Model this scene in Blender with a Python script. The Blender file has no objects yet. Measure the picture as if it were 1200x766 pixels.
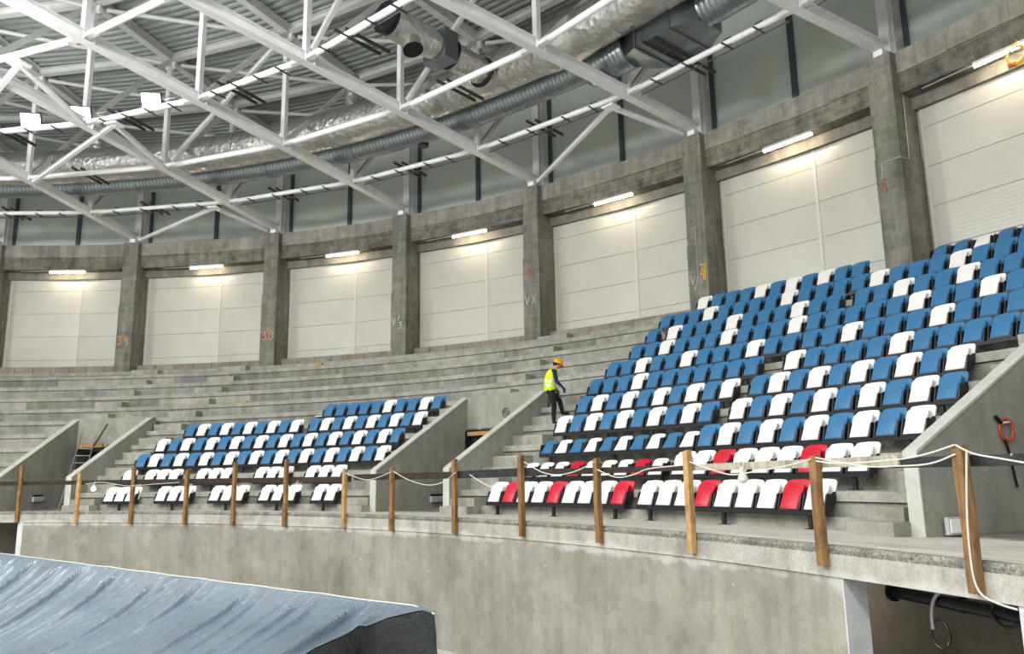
import bpy, bmesh, math, random
from mathutils import Vector, Matrix, noise
random.seed(7)
sin, cos, pi = math.sin, math.cos, math.pi
COL = bpy.context.scene.collection

# ------------------------------------------------------------------ arena frame
CX, CY = -20.0412, -0.901                     # centre of the round hall
EYE_Z = 0.7354                                # camera height above the front walkway
TH = [-0.295, -0.108, 0.0655, 0.2573, 0.4351, 0.6082, 0.7963, 0.9693, 1.145, 1.33]   # column bearings
R_COL, R_BACK, R_BEAM = 36.39, 37.45, 36.75
Z_FLOOR = -2.45
def P(R, th, z): return Vector((CX + R*sin(th), CY + R*cos(th), z))
def U(th): return Vector((sin(th), cos(th), 0))          # outward
def V(th): return Vector((cos(th), -sin(th), 0))         # along the ring, to the right
def T(k): return -0.08 + 0.545*(k-1)                     # tread level of seat row k
def RR(k): return 27.95 + 0.8*(k-1)                      # riser between row k and k+1

# ------------------------------------------------------------------ materials
def lin(h):
    h = h.lstrip('#'); out = []
    for i in (0, 2, 4):
        c = int(h[i:i+2], 16)/255
        out.append(c/12.92 if c <= 0.04045 else ((c+0.055)/1.055)**2.4)
    return tuple(out) + (1.0,)
def new_mat(name):
    m = bpy.data.materials.new(name); m.use_nodes = True
    nt = m.node_tree; b = nt.nodes['Principled BSDF']
    return m, nt, b
def N(nt, t, **kw):
    n = nt.nodes.new(t)
    for k, v in kw.items():
        if k.startswith('i_'): n.inputs[k[2:].replace('_', ' ')].default_value = v
        else: setattr(n, k, v)
    return n
def ramp(nt, src, stops):
    r = nt.nodes.new('ShaderNodeValToRGB'); e = r.color_ramp.elements
    while len(e) < len(stops): e.new(0.5)
    for x, (p, c) in zip(e, stops): x.position = p; x.color = c if len(c) == 4 else tuple(c)+(1,)
    nt.links.new(src, r.inputs[0]); return r
def mixc(nt, kind, fac, a, b):
    m = nt.nodes.new('ShaderNodeMix'); m.data_type = 'RGBA'; m.blend_type = kind
    for sock, v in ((m.inputs[0], fac), (m.inputs[6], a), (m.inputs[7], b)):
        if hasattr(v, 'is_output'): nt.links.new(v, sock)
        else: sock.default_value = v
    return m.outputs[2]
def coords(nt, scale=(1, 1, 1)):
    tc = nt.nodes.new('ShaderNodeTexCoord'); mp = nt.nodes.new('ShaderNodeMapping')
    mp.inputs['Scale'].default_value = scale
    nt.links.new(tc.outputs['Object'], mp.inputs['Vector']); return mp.outputs['Vector']
def noise_n(nt, vec, scale, detail=5, rough=0.6):
    n = N(nt, 'ShaderNodeTexNoise', i_Scale=scale, i_Detail=detail, i_Roughness=rough)
    nt.links.new(vec, n.inputs['Vector']); return n.outputs[0]
G = lambda v: (v, v, v, 1)
def concrete(name, c1, c2, big=0.55, streak=0.35, blot=0.4, specks=0.0, bump=0.25, grain=0.25, board=0.0, salt=None):
    m, nt, b = new_mat(name); L = nt.links
    v = coords(nt)
    base = ramp(nt, noise_n(nt, v, big, 7, 0.62), [(0.32, lin(c1)), (0.68, lin(c2))]).outputs[0]
    vs = coords(nt, (2.2, 2.2, 0.16))
    st = ramp(nt, noise_n(nt, vs, 1.3, 5, 0.65), [(0.36, G(1-streak)), (0.58, G(1.0))]).outputs[0]
    base = mixc(nt, 'MULTIPLY', 1.0, base, st)
    bl = ramp(nt, noise_n(nt, v, 2.7, 6, 0.7), [(0.30, G(1-blot)), (0.55, G(1.0)), (0.8, G(1.0+blot*0.25))]).outputs[0]
    base = mixc(nt, 'MULTIPLY', 1.0, base, bl)
    gr = ramp(nt, noise_n(nt, v, 34, 3, 0.7), [(0.3, G(1-grain)), (0.7, G(1+grain*0.4))]).outputs[0]
    base = mixc(nt, 'MULTIPLY', 1.0, base, gr)
    if board:
        vb = coords(nt, (0.25, 0.25, 9.0))
        bo = ramp(nt, noise_n(nt, vb, 1.0, 3, 0.6), [(0.35, G(1-board)), (0.6, G(1.0))]).outputs[0]
        base = mixc(nt, 'MULTIPLY', 1.0, base, bo)
    if specks:
        sp = ramp(nt, noise_n(nt, v, 13, 3, 0.6), [(0.70, G(0)), (0.74, G(specks))]).outputs[0]
        base = mixc(nt, 'MIX', sp, base, lin('#dcdcd2'))
    if salt:                       # pale efflorescence patches along a joint at height salt
        sx = N(nt, 'ShaderNodeSeparateXYZ'); L.new(v, sx.inputs[0])
        dz = N(nt, 'ShaderNodeMath', operation='SUBTRACT'); L.new(sx.outputs['Z'], dz.inputs[0]); dz.inputs[1].default_value = salt
        ab = N(nt, 'ShaderNodeMath', operation='ABSOLUTE'); L.new(dz.outputs[0], ab.inputs[0])
        nn = N(nt, 'ShaderNodeMath', operation='MULTIPLY'); L.new(noise_n(nt, v, 1.7, 5, 0.65), nn.inputs[0]); nn.inputs[1].default_value = 0.5
        df = N(nt, 'ShaderNodeMath', operation='SUBTRACT'); L.new(nn.outputs[0], df.inputs[0]); L.new(ab.outputs[0], df.inputs[1])
        mk = ramp(nt, df.outputs[0], [(0.20, G(0)), (0.27, G(0.55))]).outputs[0]
        base = mixc(nt, 'MIX', mk, base, lin('#c9c8c4'))
    L.new(base, b.inputs['Base Color']); b.inputs['Roughness'].default_value = 0.85
    bp = N(nt, 'ShaderNodeBump', i_Strength=bump, i_Distance=0.02)
    L.new(noise_n(nt, v, 22, 6, 0.7), bp.inputs['Height']); L.new(bp.outputs[0], b.inputs['Normal'])
    return m
def plain(name, c, rough=0.5, metal=0.0, var=0.06, scale=3.0, bump=0.0, bscale=40, spec=0.5):
    m, nt, b = new_mat(name); L = nt.links
    v = coords(nt); col = lin(c)
    hi = tuple(min(1, x*(1+var)) for x in col[:3]); lo = tuple(x*(1-var) for x in col[:3])
    r = ramp(nt, noise_n(nt, v, scale, 4, 0.6), [(0.35, lo), (0.65, hi)])
    L.new(r.outputs[0], b.inputs['Base Color'])
    b.inputs['Roughness'].default_value = rough; b.inputs['Metallic'].default_value = metal
    b.inputs['Specular IOR Level'].default_value = spec
    if bump:
        bp = N(nt, 'ShaderNodeBump', i_Strength=bump, i_Distance=0.02)
        L.new(noise_n(nt, v, bscale, 5, 0.6), bp.inputs['Height']); L.new(bp.outputs[0], b.inputs['Normal'])
    return m
def emit(name, c, strength):
    m, nt, b = new_mat(name)
    b.inputs['Base Color'].default_value = lin(c)
    b.inputs['Emission Color'].default_value = lin(c); b.inputs['Emission Strength'].default_value = strength
    return m
def wood(name, c1, c2):
    m, nt, b = new_mat(name); L = nt.links
    v = coords(nt, (14, 14, 1.2))
    r = ramp(nt, noise_n(nt, v, 1.6, 6, 0.65), [(0.3, lin(c1)), (0.7, lin(c2))])
    v2 = coords(nt)
    k = ramp(nt, noise_n(nt, v2, 5, 3), [(0.3, G(0.6)), (0.55, G(1))])
    L.new(mixc(nt, 'MULTIPLY', 1.0, r.outputs[0], k.outputs[0]), b.inputs['Base Color'])
    b.inputs['Roughness'].default_value = 0.8
    bp = N(nt, 'ShaderNodeBump', i_Strength=0.3, i_Distance=0.01)
    L.new(r.outputs[0], bp.inputs['Height']); L.new(bp.outputs[0], b.inputs['Normal'])
    return m

M = {}
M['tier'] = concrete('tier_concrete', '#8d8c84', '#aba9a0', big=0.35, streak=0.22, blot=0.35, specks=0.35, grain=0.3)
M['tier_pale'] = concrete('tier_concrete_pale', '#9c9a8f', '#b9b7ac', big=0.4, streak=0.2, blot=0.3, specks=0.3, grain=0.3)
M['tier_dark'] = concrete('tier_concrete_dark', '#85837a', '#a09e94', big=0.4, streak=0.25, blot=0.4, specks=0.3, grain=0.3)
M['stair'] = concrete('stair_concrete', '#98968b', '#b8b6aa', big=0.8, streak=0.2, blot=0.35, grain=0.25)
M['cheek'] = concrete('vomitory_concrete', '#95958b', '#aaaa9f', big=0.5, streak=0.16, blot=0.2, grain=0.12, bump=0.1)
M['coping'] = concrete('coping_concrete', '#bcbcb2', '#cfcfc6', big=1, streak=0.08, blot=0.12, grain=0.12, bump=0.1)
M['parapet'] = concrete('parapet_concrete', '#8a857a', '#aaa598', big=0.5, streak=0.17, blot=0.26, salt=-0.36, specks=0.5, grain=0.14, bump=0.12)
M['slab'] = concrete('slab_concrete', '#aaa79c', '#c4c1b6', salt=-0.30, big=0.7, streak=0.25, blot=0.22, grain=0.25)
M['walkway'] = concrete('walkway_screed', '#bab7ac', '#cfccc2', big=0.8, streak=0.0, blot=0.2, grain=0.15, bump=0.1)
M['aggregate'] = concrete('rough_aggregate', '#86847c', '#a9a79d', big=3, streak=0.1, blot=0.5, grain=0.7, bump=1.0)
M['column'] = concrete('column_concrete', '#7d7c73', '#9a978b', big=0.5, streak=0.4, blot=0.4, grain=0.2, board=0.12)
M['beam'] = concrete('beam_concrete', '#77746b', '#9b978b', big=0.45, streak=0.3, blot=0.6, grain=0.35, board=0.3)
M['beam_top'] = concrete('beam_top_concrete', '#8f8b81', '#aca89d', big=0.6, streak=0.3, blot=0.3, grain=0.2, board=0.08)
M['lintel'] = concrete('lintel_concrete', '#77736a', '#918b80', big=0.8, streak=0.2, blot=0.3, grain=0.2)
M['block'] = concrete('plinth_blocks', '#8f8878', '#aaa392', big=0.6, streak=0.2, blot=0.3, grain=0.3)
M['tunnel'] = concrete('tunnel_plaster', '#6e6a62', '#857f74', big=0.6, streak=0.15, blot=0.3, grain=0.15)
M['reveal'] = concrete('reveal_plaster', '#c3c6c8', '#dadcdc', big=1.2, streak=0.1, blot=0.2, grain=0.1, bump=0.1)
M['arena_floor'] = concrete('arena_floor', '#b9b7ae', '#cbc9c0', big=0.4, streak=0.0, blot=0.3)
M['white_steel'] = plain('white_painted_steel', '#eceded', 0.45, 0.0, 0.05, 2.0)
M['purlin'] = plain('purlin_paint', '#d3d6d2', 0.5, 0.0, 0.06, 2.0)
M['deck'] = plain('galvanised_deck', '#a7adab', 0.5, 0.1, 0.08, 0.8)
M['grey_panel'] = plain('grey_green_panel', '#d3dad1', 0.6, 0.0, 0.05, 0.5)
M['mullion'] = plain('slate_mullion', '#4a545a', 0.55)
M['white_seat'] = plain('white_plastic', '#efeeea', 0.35, 0, 0.02, 6)
M['blue_seat'] = plain('blue_plastic', '#3c749f', 0.38, 0, 0.03, 6)
M['red_seat'] = plain('red_plastic', '#c3122c', 0.35, 0, 0.03, 6)
M['black_steel'] = plain('black_steel', '#17181a', 0.45, 0, 0.1, 6)
M['tray'] = plain('dark_channel', '#4e4f4b', 0.5, 0.5, 0.1, 4)
M['wood'] = wood('post_timber', '#5c4023', '#a37b4c')
M['wood_pale'] = wood('pale_plank', '#96907f', '#c2bba8')
M['wood_dark'] = wood('dark_plank', '#1b1511', '#3d2f22')
M['wood_new'] = wood('new_timber', '#a8804f', '#d0a873')
M['black_board'] = concrete('scuffed_black_board', '#1d1f22', '#3b3c3e', big=3, streak=0.3, blot=0.6, specks=0.7, grain=0.3)
M['rope'] = plain('white_rope', '#d8d6cc', 0.8, 0, 0.1, 30)
M['cable_white'] = plain('white_cable', '#cfcfc8', 0.5)
M['cable_grey'] = plain('grey_conduit', '#a9aaa6', 0.4)
M['lamp_body'] = plain('lamp_body', '#c9c6ba', 0.5)
M['tube_light'] = emit('tube_glow', '#fff0d8', 48.0)
M['flood_glow'] = emit('flood_glow', '#f2f7ff', 60.0)
M['bulb_glow'] = emit('bulb_glow', '#eef0ff', 14.0)
M['bulb_off'] = plain('milk_bulb', '#d9d8d0', 0.3)
M['orange_paint'] = plain('orange_spray', '#e6935a', 0.7)
M['yellow_paint'] = plain('yellow_spray', '#d8a53f', 0.7)
M['white_paint'] = plain('white_spray', '#cfcdc4', 0.7)
M['red_paint'] = plain('red_spray', '#a34a3c', 0.7)
M['orange'] = plain('orange_plastic', '#b8492a', 0.45)
M['yellow_cable'] = plain('yellow_cable', '#e7b52c', 0.5)
M['black_plastic'] = plain('black_plastic', '#101113', 0.35)
M['alu'] = plain('ladder_aluminium', '#a4a5a3', 0.4, 0.6)
M['box_grey'] = plain('junction_box', '#b9bbb9', 0.5)
M['skin'] = plain('skin', '#b98468', 0.6)
M['navy'] = plain('navy_cloth', '#1b2350', 0.9, 0, 0.15, 12)
M['trouser'] = plain('black_cloth', '#17171b', 0.9, 0, 0.15, 12)
M['glove'] = plain('dark_gloves', '#15161a', 0.8)
M['boot'] = plain('work_boots', '#1a1613', 0.7)
M['hair'] = plain('dark_hair', '#1b1512', 0.8)
M['helmet'] = plain('yellow_helmet', '#e2a20f', 0.35)
M['hivis'] = plain('hi_vis_cloth', '#cfe612', 0.8, 0, 0.06, 10)
M['strip'] = plain('reflective_strip', '#c9cdc6', 0.3, 0.2)

def foil_mat(name, c, rough, bump, bscale, rings=0.0):
    m, nt, b = new_mat(name); L = nt.links
    v = coords(nt)
    r = ramp(nt, noise_n(nt, v, 1.6, 5), [(0.3, tuple(x*0.8 for x in lin(c)[:3])), (0.7, lin(c))])
    L.new(r.outputs[0], b.inputs['Base Color'])
    b.inputs['Metallic'].default_value = 0.92; b.inputs['Roughness'].default_value = rough
    bp = N(nt, 'ShaderNodeBump', i_Strength=bump, i_Distance=0.05)
    vo = N(nt, 'ShaderNodeTexVoronoi', i_Scale=bscale); L.new(v, vo.inputs['Vector'])
    ad = N(nt, 'ShaderNodeMath', operation='ADD')
    L.new(vo.outputs['Distance'], ad.inputs[0]); L.new(noise_n(nt, v, bscale*1.5, 5), ad.inputs[1])
    L.new(ad.outputs[0], bp.inputs['Height']); L.new(bp.outputs[0], b.inputs['Normal'])
    return m
M['foil'] = foil_mat('foil_insulation', '#dedcd6', 0.24, 0.6, 5.5)
M['spiral'] = foil_mat('spiral_sheet_metal', '#aab2b6', 0.33, 0.12, 2.0)
M['sheet'] = foil_mat('bent_sheet_metal', '#8d9496', 0.4, 0.1, 1.5)

def panel_mat():
    m, nt, b = new_mat('white_sandwich_panel'); L = nt.links
    v = coords(nt)
    r = ramp(nt, noise_n(nt, v, 0.5, 3), [(0.3, lin('#b9b7ac')), (0.7, lin('#c4c2b7'))])
    L.new(r.outputs[0], b.inputs['Base Color']); b.inputs['Roughness'].default_value = 0.30
    w = N(nt, 'ShaderNodeTexWave', wave_type='BANDS', bands_direction='Z', i_Scale=3.0)
    L.new(v, w.inputs['Vector'])
    bp = N(nt, 'ShaderNodeBump', i_Strength=0.08, i_Distance=0.01)
    L.new(w.outputs['Color'], bp.inputs['Height']); L.new(bp.outputs[0], b.inputs['Normal'])
    return m
M['panel'] = panel_mat()
M['panel_joint'] = plain('panel_joint', '#a8a69c', 0.6)
M['panel_trim'] = plain('panel_trim', '#cac8be', 0.4, 0, 0.03)
def tarp_mat(name, c1, c2, rough):
    m, nt, b = new_mat(name); L = nt.links
    v = coords(nt)
    r = ramp(nt, noise_n(nt, v, 0.7, 5), [(0.3, lin(c1)), (0.7, lin(c2))])
    L.new(r.outputs[0], b.inputs['Base Color'])
    b.inputs['Roughness'].default_value = rough; b.inputs['Specular IOR Level'].default_value = 0.6
    vs = coords(nt, (4, 0.7, 0.7))
    bp = N(nt, 'ShaderNodeBump', i_Strength=0.55, i_Distance=0.035)
    ad = N(nt, 'ShaderNodeMath', operation='ADD')
    L.new(noise_n(nt, vs, 3.0, 6, 0.62), ad.inputs[0]); L.new(noise_n(nt, v, 9, 5), ad.inputs[1])
    L.new(ad.outputs[0], bp.inputs['Height']); L.new(bp.outputs[0], b.inputs['Normal'])
    return m
M['tarp'] = tarp_mat('blue_grey_tarpaulin', '#586672', '#6d7c87', 0.29)
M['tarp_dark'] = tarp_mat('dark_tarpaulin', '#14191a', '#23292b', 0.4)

# ------------------------------------------------------------------ mesh builder
INV = {}
class MB:
    def __init__(s): s.v = []; s.f = []
    def add(s, vs, fs):
        o = len(s.v); s.v += [Vector(x) for x in vs]; s.f += [tuple(i+o for i in f) for f in fs]; return s
    def hexa(s, p):      # 8 points: bottom 4 ccw, top 4
        return s.add(p, [(3,2,1,0),(4,5,6,7),(0,1,5,4),(1,2,6,5),(2,3,7,6),(3,0,4,7)])
    def box(s, lo, hi):
        (a,b,c),(d,e,f) = lo, hi
        return s.hexa([(a,b,c),(d,b,c),(d,e,c),(a,e,c),(a,b,f),(d,b,f),(d,e,f),(a,e,f)])
    def obox(s, c, ax, ay, az):   # centre and three half-axis vectors
        c = Vector(c); ax, ay, az = Vector(ax), Vector(ay), Vector(az)
        return s.hexa([c-ax-ay-az, c+ax-ay-az, c+ax+ay-az, c-ax+ay-az, c-ax-ay+az, c+ax-ay+az, c+ax+ay+az, c-ax+ay+az])
    def beam(s, p0, p1, w, h, up=(0,0,1)):
        p0, p1 = Vector(p0), Vector(p1); d = (p1-p0); l = d.length; d.normalize()
        x = d.cross(Vector(up)); 
        if x.length < 1e-4: x = d.cross(Vector((1,0,0)))
        x.normalize(); y = x.cross(d).normalized()
        return s.obox((p0+p1)/2, d*l/2, x*w/2, y*h/2)
    def ibeam(s, p0, p1, h, w, tf=0.022, tw=0.016, up=(0,0,1)):
        p0, p1 = Vector(p0), Vector(p1); d = (p1-p0).normalized()
        x = d.cross(Vector(up)).normalized(); y = x.cross(d).normalized()
        for q in (h/2-tf/2, -h/2+tf/2): s.beam(p0+y*q, p1+y*q, w, tf, up)
        return s.beam(p0, p1, tw, h-2*tf, up)
    def tube(s, pts, r, n=10, cap=True):
        pts = [Vector(p) for p in pts]; rs = r if isinstance(r, (list, tuple)) else [r]*len(pts)
        d0 = (pts[1]-pts[0]).normalized()
        x = d0.cross(Vector((0,0,1)))
        if x.length < 1e-3: x = d0.cross(Vector((1,0,0)))
        x.normalize(); o = len(s.v)
        for i, p in enumerate(pts):
            d = (pts[min(i+1, len(pts)-1)] - pts[max(i-1, 0)]).normalized()
            x = (x - d*x.dot(d)).normalized(); y = d.cross(x)
            for k in range(n):
                a = 2*pi*k/n; s.v.append(p + (x*cos(a)+y*sin(a))*rs[i])
        for i in range(len(pts)-1):
            for k in range(n):
                a = o+i*n+k; b = o+i*n+(k+1) % n
                s.f.append((a, b, b+n, a+n))
        if cap:
            s.f.append(tuple(o+k for k in range(n))[::-1]); e = o+(len(pts)-1)*n
            s.f.append(tuple(e+k for k in range(n)))
        return s
    def sweep(s, prof, t0, t1, n):       # closed profile of (R, z) swept round the arena axis, solid ends
        o = len(s.v); m = len(prof)
        for i in range(n+1):
            th = t0+(t1-t0)*i/n
            for R, z in prof: s.v.append(P(R, th, z))
        for i in range(n):
            for k in range(m):
                a = o+i*m+k; b = o+i*m+(k+1) % m
                s.f.append((a, a+m, b+m, b))
        s.f.append(tuple(o+k for k in range(m))); e = o+n*m
        s.f.append(tuple(e+k for k in range(m))[::-1])
        return s
    def sheet(s, prof, t0, t1, n):       # open profile swept
        o = len(s.v); m = len(prof)
        for i in range(n+1):
            th = t0+(t1-t0)*i/n
            for R, z in prof: s.v.append(P(R, th, z))
        for i in range(n):
            for k in range(m-1):
                a = o+i*m+k; s.f.append((a, a+m, a+m+1, a+1))
        return s
    def lathe(s, prof, n=16, c=(0,0,0)):
        o = len(s.v); c = Vector(c)
        for r, z in prof:
            for k in range(n):
                a = 2*pi*k/n; s.v.append(c+Vector((r*cos(a), r*sin(a), z)))
        for i in range(len(prof)-1):
            for k in range(n):
                a = o+i*n+k; b = o+i*n+(k+1) % n; s.f.append((a, b, b+n, a+n))
        s.f.append(tuple(o+k for k in range(n))[::-1]); e = o+(len(prof)-1)*n
        s.f.append(tuple(e+k for k in range(n))); return s
    def mesh(s, name, m, inv=None, smooth=False, bevel=0, angle=40):
        me = bpy.data.meshes.new(name)
        vs = [inv @ v for v in s.v] if inv is not None else s.v
        me.from_pydata([tuple(v) for v in vs], [], s.f)
        bm = bmesh.new(); bm.from_mesh(me)
        bmesh.ops.recalc_face_normals(bm, faces=bm.faces[:])
        if bevel:
            ed = [e for e in bm.edges if len(e.link_faces) == 2 and e.calc_face_angle(0) > 0.5]
            bmesh.ops.bevel(bm, geom=ed, offset=bevel, segments=2, profile=0.6, affect='EDGES', clamp_overlap=True)
        if smooth:
            for f in bm.faces: f.smooth = True
            for e in bm.edges:
                if len(e.link_faces) == 2 and e.calc_face_angle(0) > math.radians(angle): e.smooth = False
        bm.to_mesh(me); bm.free(); me.materials.append(m); return me
    def build(s, name, m, parent=None, **kw):
        inv = INV.get(parent.name) if parent is not None else None
        me = s.mesh(name, m, inv, **kw)
        o = bpy.data.objects.new(name, me); COL.objects.link(o)
        if parent is not None: o.parent = parent; INV[o.name] = inv
        return o
def tag(o, label, cat, group=None, kind=None):
    o['label'] = label; o['category'] = cat
    if group: o['group'] = group
    if kind: o['kind'] = kind
    return o
def empty(name, loc, rz=0.0):
    o = bpy.data.objects.new(name, None); COL.objects.link(o); o.empty_display_size = 0.2
    o.location = loc; o.rotation_euler = (0, 0, rz)
    INV[o.name] = (Matrix.Translation(Vector(loc)) @ Matrix.Rotation(rz, 4, 'Z')).inverted()
    return o
def struct(mb, name, m, label, cat, **kw):
    return tag(mb.build(name, m, **kw), label, cat, kind='structure')
ORD = ['zeroth','first','second','third','fourth','fifth','sixth','seventh','eighth','ninth','tenth','eleventh','twelfth','thirteenth',
       'fourteenth','fifteenth','sixteenth','seventeenth','eighteenth','nineteenth','twentieth','twenty-first','twenty-second']

# ------------------------------------------------------------------ setting: floor, parapet, walkway
m = MB().add([(-50,-35,Z_FLOOR),(25,-35,Z_FLOOR),(25,45,Z_FLOOR),(-50,45,Z_FLOOR)], [(0,1,2,3)])
struct(m, 'floor', M['arena_floor'], 'grey concrete arena floor below the parapet', 'floor')
A0, A1 = -0.55, 1.62                       # stretch of the ring that is built
OPENS = [(0.06, 0.2275), (1.195, 1.2715)]  # openings under the walkway
RP = 25.06
def wall_seg(t0, t1, z0=Z_FLOOR, z1=-0.30):
    return MB().sweep([(RP+0.015, z0), (RP+0.015, z1), (RP+0.32, z1), (RP+0.32, z0)], t0, t1, max(3, int((t1-t0)/0.02)))
cuts = [A0, OPENS[0][0], OPENS[0][1], OPENS[1][0], OPENS[1][1], A1]
struct(wall_seg(cuts[0], cuts[1]), 'wall_parapet', M['parapet'], 'concrete parapet wall left of the dark opening', 'wall')
struct(wall_seg(cuts[2], cuts[3]), 'wall_parapet', M['parapet'], 'long curved concrete parapet wall between the two openings', 'wall')
struct(wall_seg(cuts[4], cuts[5]), 'wall_parapet', M['reveal'], 'whitish plastered wall right of the opening with the black pipe', 'wall')
# walkway slab: fascia strip with rough topping edge
mb = MB().sweep([(RP, -0.31), (RP, -0.085), (27.3, -0.13), (28.2, -0.13), (28.2, -0.31)], A0, A1, 120)
struct(mb, 'slab_walkway', M['slab'], 'pale concrete edge slab carrying the front walkway', 'slab')
mb = MB()
rows = []
n = 420
for i in range(n+1):
    th = A0+(A1-A0)*i/n
    j = noise.noise(Vector((th*180, 3.1, 0)))*0.014; j2 = noise.noise(Vector((th*420, 9.1, 0)))*0.01
    rows.append([P(RP+0.012+j, th, -0.085), P(RP+0.004+j+j2, th, -0.04), P(RP+0.03+j2, th, -0.003), P(RP+0.10, th, 0.0), P(27.2, th, -0.085), P(28.25, th, -0.105)])
for r in rows: mb.v += r
for i in range(n):
    for k in range(5):
        a = i*6+k; mb.f.append((a, a+6, a+7, a+1))
o = struct(mb, 'floor_walkway', M['walkway'], 'front walkway with a rough exposed aggregate edge', 'floor')
o.data.materials.append(M['aggregate'])
for p in o.data.polygons:
    zs = [o.data.vertices[i].co for i in p.vertices]
    if max(math.hypot(c.x-CX, c.y-CY) for c in zs) < RP+0.14: p.material_index = 1
# tunnel behind the two openings
for i, (t0, t1) in enumerate(OPENS):
    mb = MB()
    mb.sheet([(RP+0.32, Z_FLOOR+0.01), (27.6, Z_FLOOR+0.01)], t0-0.13, t1+0.012, 12)
    mb.sweep([(27.0, Z_FLOOR), (27.0, -0.31), (27.15, -0.31), (27.15, Z_FLOOR)], t0-0.14, t1+0.02, 12)
    mb.sweep([(RP+0.32, Z_FLOOR), (RP+0.32, -0.31), (27.1, -0.31), (27.1, Z_FLOOR)], t0-0.14, t0-0.132, 1)
    mb.sweep([(RP+0.32, Z_FLOOR), (RP+0.32, -0.31), (27.1, -0.31), (27.1, Z_FLOOR)], t1+0.012, t1+0.02, 1)
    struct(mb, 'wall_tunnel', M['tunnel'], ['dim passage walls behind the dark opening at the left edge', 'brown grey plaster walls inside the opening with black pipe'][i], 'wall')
# white plaster edges of the openings
mb = MB().sweep([(RP+0.012, Z_FLOOR), (RP+0.012, -0.31), (RP+0.31, -0.31), (RP+0.31, Z_FLOOR)], 1.1945, 1.1952, 1)
struct(mb, 'trim_1', M['reveal'], 'pale grey plaster reveal at the left side of the pipe opening', 'trim')
mb = MB().sweep([(RP+0.008, Z_FLOOR), (RP+0.008, -0.31), (RP+0.31, -0.31), (RP+0.31, Z_FLOOR)], 0.2275, 0.2345, 1)
struct(mb, 'trim_2', M['reveal'], 'white plaster strip beside the dark opening at the left edge', 'trim')

# ------------------------------------------------------------------ tiers
VOMS = [(0.103, 0.207), (0.628, 0.732), (1.145, 1.252)]         # outer faces of the cheek walls
def solid_ranges(k):
    if k >= 7: return [(A0, A1)]
    e = [A0] + [x for v in VOMS for x in v] + [A1]
    return [(e[i], e[i+1]) for i in range(0, len(e), 2)]
for k in range(2, 13):
    z1 = T(k) if k < 12 else 5.64
    z0 = T(k)-1.2
    r0 = RR(k-1); r1 = RR(k)+0.25 if k < 12 else 37.6
    for i, (t0, t1) in enumerate(solid_ranges(k)):
        mb = MB(); mats = []
        lip = 0.15
        ts = [t0]
        while t1-ts[-1] > 0.20: ts.append(ts[-1]+random.uniform(0.09, 0.17))
        ts.append(t1)
        for a, b in zip(ts, ts[1:]):
            f0 = len(mb.f); jz = random.uniform(-.008, .008); jr = random.uniform(-.012, .012)
            mb.sweep([(r0+0.055+jr, z0), (r0+0.055+jr, z1-lip-0.015), (r0+0.08, z1-lip-0.015), (r0+0.08, z1-lip), (r0+jr, z1-lip), (r0+jr, z1-0.01+jz), (r0+0.01+jr, z1+jz), (r1, z1+jz), (r1, z0)], a+0.00012, b-0.00012, max(2, int((b-a)/0.016)))
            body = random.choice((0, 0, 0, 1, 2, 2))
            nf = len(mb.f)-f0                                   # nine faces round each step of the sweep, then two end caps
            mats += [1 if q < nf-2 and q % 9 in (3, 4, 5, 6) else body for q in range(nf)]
        where = '' if k >= 7 else ['left of the first vomitory', 'between the first two vomitories', 'under the big seat block', 'beyond the right vomitory'][i]
        o = struct(mb, 'floor_tier', M['tier'], ('bare concrete tier, ' + ORD[k] + ' row up from the walkway, ' + where).strip(' ,'), 'tier')
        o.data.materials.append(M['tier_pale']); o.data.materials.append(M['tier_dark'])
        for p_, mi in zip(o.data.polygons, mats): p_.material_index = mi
# low kerb step under the first seat row
for i, (t0, t1) in enumerate([(0.24, 0.60), (0.759, 1.118)]):
    mb = MB().sweep([(27.86, -0.1), (27.86, 0.09), (28.0, 0.09), (28.0, -0.1)], t0, t1, 20)
    struct(mb, 'floor_kerb', M['stair'], 'low concrete kerb under the front seats of the ' + ['left', 'right'][i] + ' block', 'kerb')
# precast joint blocks breaking the tier lines
random.seed(3)
# stair blocks
def stair(name_label, t0, t1, ks):
    mb = MB()
    for k in ks:
        r = RR(k)
        if k == 1:
            mb.sweep([(27.28, -0.1), (27.28, 0.09), (27.66, 0.09), (27.66, -0.1)], t0, t1, 3)
            mb.sweep([(27.62, -0.1), (27.62, 0.27), (28.0, 0.27), (28.0, -0.1)], t0+0.0005, t1-0.004, 3)
        else:
            mb.sweep([(r-0.40, T(k)-0.02), (r-0.40, T(k)+0.25), (r-0.39, T(k)+0.27), (r+0.06, T(k)+0.27), (r+0.06, T(k)-0.02)], t0, t1, 3)
    struct(mb, 'stair', M['stair'], name_label, 'stair')
stair('concrete aisle steps left of the left vomitory', 0.065, 0.103, range(1, 7))
stair('concrete aisle steps above the left vomitory', 0.092, 0.127, range(7, 12))
stair('concrete aisle steps between left vomitory and left seat block', 0.207, 0.244, range(1, 12))
stair('concrete aisle steps between left seat block and middle vomitory', 0.595, 0.628, range(1, 7))
stair('concrete aisle steps above the middle vomitory', 0.630, 0.665, range(7, 12))
stair('concrete aisle steps the worker is standing on', 0.732, 0.7665, range(1, 7))
stair('upper concrete aisle steps behind the worker', 0.742, 0.772, range(7, 12))
stair('concrete aisle steps beside the right end of the big seat block', 1.1185, 1.145, range(1, 7))

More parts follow.
